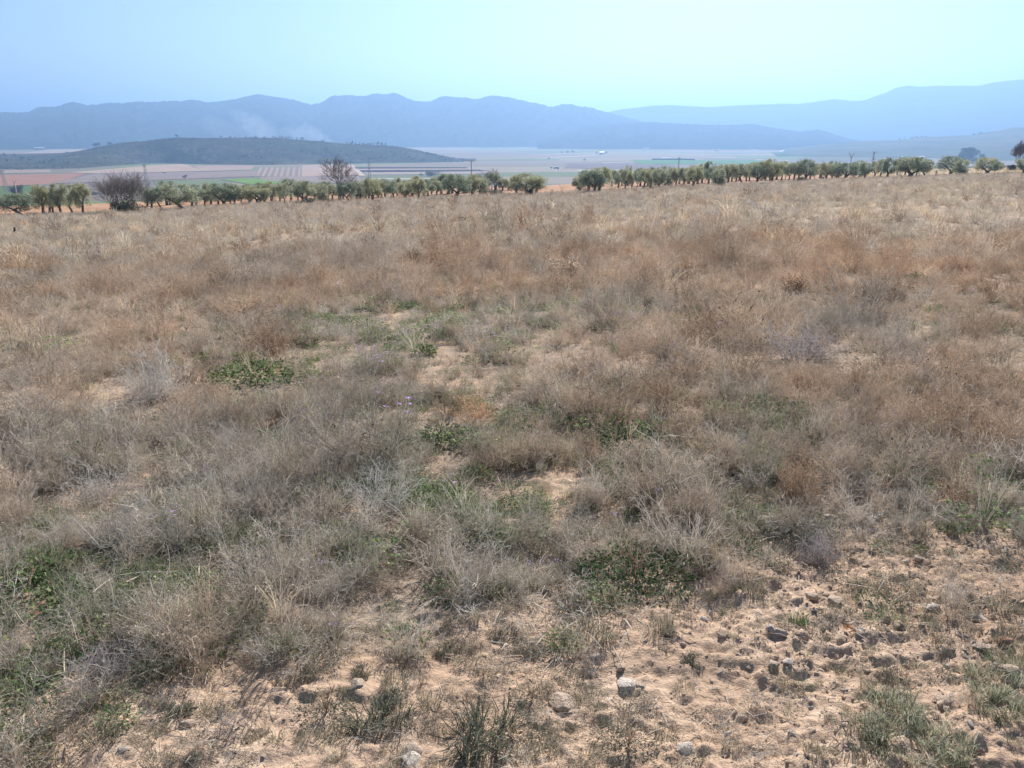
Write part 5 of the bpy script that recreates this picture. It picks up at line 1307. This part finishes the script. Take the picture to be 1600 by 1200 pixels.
# clods and pebbles
x, y, g = sample(150000, 0.9, 9, 505, .72)
z = terrain(x, y); px, py, _ = project(x, y, z)
b = bareness(px, py); pr = (0.10 + 0.9 * b) * np.clip(0.55 + 0.6 * fbm(x / .8, y / .8, 2, 180) + (px - 900) / 1400, .04, 1); pr *= np.where(np.hypot(x, y) < 5, 1, .5)
ok = g.uniform(0, 1, len(x)) < pr; x, y, z = x[ok], y[ok], z[ok]; n = len(x)
s = np.exp(g.normal(math.log(.0095), .62, n)).clip(.005, .05)
scatter('earth_clods', [rock(500 + i, 1 if i % 2 else 2, [CLOD], 'clod', .8) for i in range(8)], np.stack([x, y, z - s * .16], -1), np.stack([g.normal(0, .3, n), g.normal(0, .3, n), g.uniform(0, 6.28, n)], -1),
        np.stack([s, s * g.uniform(.75, 1.1, n), s * g.uniform(.42, .68, n)], -1), g.integers(0, 8, n), np.array([[1, 1, 1]]) * g.uniform(.8, 1.12, (n, 1)) * np.where(g.uniform(0, 1, (n, 1)) < .12, np.array([[.95, 1.05, 1.15]]), np.array([[1, 1, 1]])))
# scrub covering the hill
nr = 70; g = np.random.default_rng(506); k = 1800
i = g.integers(3, nr, k); j = g.integers(0, HILL.shape[1] - 1, k); f = g.uniform(0, 1, (k, 1)); f2 = g.uniform(0, 1, (k, 1))
P = HILL[i, j] * (1 - f) + HILL[i, j + 1] * f; P2 = HILL[np.minimum(i + 1, nr - 1), j]; P = P + (P2 - HILL[i, j]) * f2
ok = fbm(P[:, 0] / 120, P[:, 1] / 70, 3, 190) + g.normal(0, .25, k) > .1; P = P[ok]; k = len(P)
sc_ = np.exp(g.normal(math.log(2.6), .35, k))
SCR = veg('hill_bush_leaves', [(0, (0.03, 0.036, 0.025)), (0.6, (0.05, 0.058, 0.038)), (1, (0.09, 0.09, 0.06))], .1, True)
random.seed(60); blobs = [leaf_blob([(random.gauss(0, .25), random.gauss(0, .25), random.uniform(.15, .5), .3) for _ in range(5)], SCR, .22, .14, 260) for _ in range(3)]
scatter('hill_bushes', blobs, P, np.stack([0 * sc_, 0 * sc_, g.uniform(0, 6.28, k)], -1), np.stack([sc_, sc_, sc_ * .8], -1), g.integers(0, 3, k), np.ones((k, 3)) * g.uniform(.7, 1.2, (k, 1)))

# ------------------------------------------------------------------ smoke behind the hill
def smoke(px, py, wpx, hpx, Y, dens, seed):
    import bmesh
    from mathutils import noise as mn
    p = Vector(at_dist(px, py, Y)); s = Y / F
    m, nt = new_mat('smoke_puff')
    v = N(nt, 'ShaderNodeVolumePrincipled'); v.inputs['Density Attribute'].default_value = ''
    v.inputs['Color'].default_value = (.72, .82, .93, 1); v.inputs['Anisotropy'].default_value = .35; v.inputs['Density'].default_value = dens
    out = N(nt, 'ShaderNodeOutputMaterial'); nt.links.new(v.outputs[0], out.inputs['Volume']); m.cycles.volume_sampling = 'DISTANCE'
    bm = bmesh.new(); bmesh.ops.create_icosphere(bm, subdivisions=4, radius=1.0)
    for q in bm.verts: q.co *= 1 + 0.35 * mn.noise(q.co * 1.4 + Vector((seed * 3.1, 0, 0))) + 0.16 * mn.noise(q.co * 3.2 + Vector((seed * 1.7, 4, 0)))
    me = bpy.data.meshes.new('smoke'); bm.to_mesh(me); bm.free(); me.materials.append(m)
    o = link('smoke', me); o.location = p; o.scale = (wpx * s, 0.8 * (wpx + hpx) * .5 * s, hpx * s); o.rotation_euler.y = 0.5; kind(o, 'stuff')
for i, (px, py, w, h, k) in enumerate([(516, 222, 7, 5, 3.0), (505, 217, 10, 8, 2.2), (493, 210, 14, 11, 1.6), (480, 207, 17, 14, 1.3), (466, 210, 17, 10, 1.2), (452, 208, 14, 9, 1.1),
                                       (424, 212, 22, 12, .8), (410, 202, 22, 16, .9), (396, 193, 20, 17, 1.0), (381, 188, 18, 13, .8), (370, 181, 11, 9, .7), (350, 206, 40, 14, .45), (395, 212, 34, 11, .6)]):
    smoke(px, py, w, h, 3000 + 70 * i, k * 0.0016, i)

# ------------------------------------------------------------------ haze
def build_haze():
    m = bpy.data.materials.new('haze_air'); m.use_nodes = True
    nt = m.node_tree; nt.nodes.clear()
    out = N(nt, 'ShaderNodeOutputMaterial')
    v = N(nt, 'ShaderNodeVolumePrincipled')
    v.inputs['Density'].default_value = HAZE_DENSITY
    v.inputs['Density Attribute'].default_value = ''
    v.inputs['Color'].default_value = (0.305, 0.505, 0.82, 1)
    v.inputs['Absorption Color'].default_value = (0, 0, 0, 1)
    v.inputs['Anisotropy'].default_value = 0.43
    nt.links.new(v.outputs[0], out.inputs['Volume'])
    m.cycles.volume_sampling = 'DISTANCE'
    b = MB(); b.box((0, 0, 137), (62000, 62000, 778))
    kind(link('haze', b.mesh('haze', [m])), 'stuff')
build_haze()
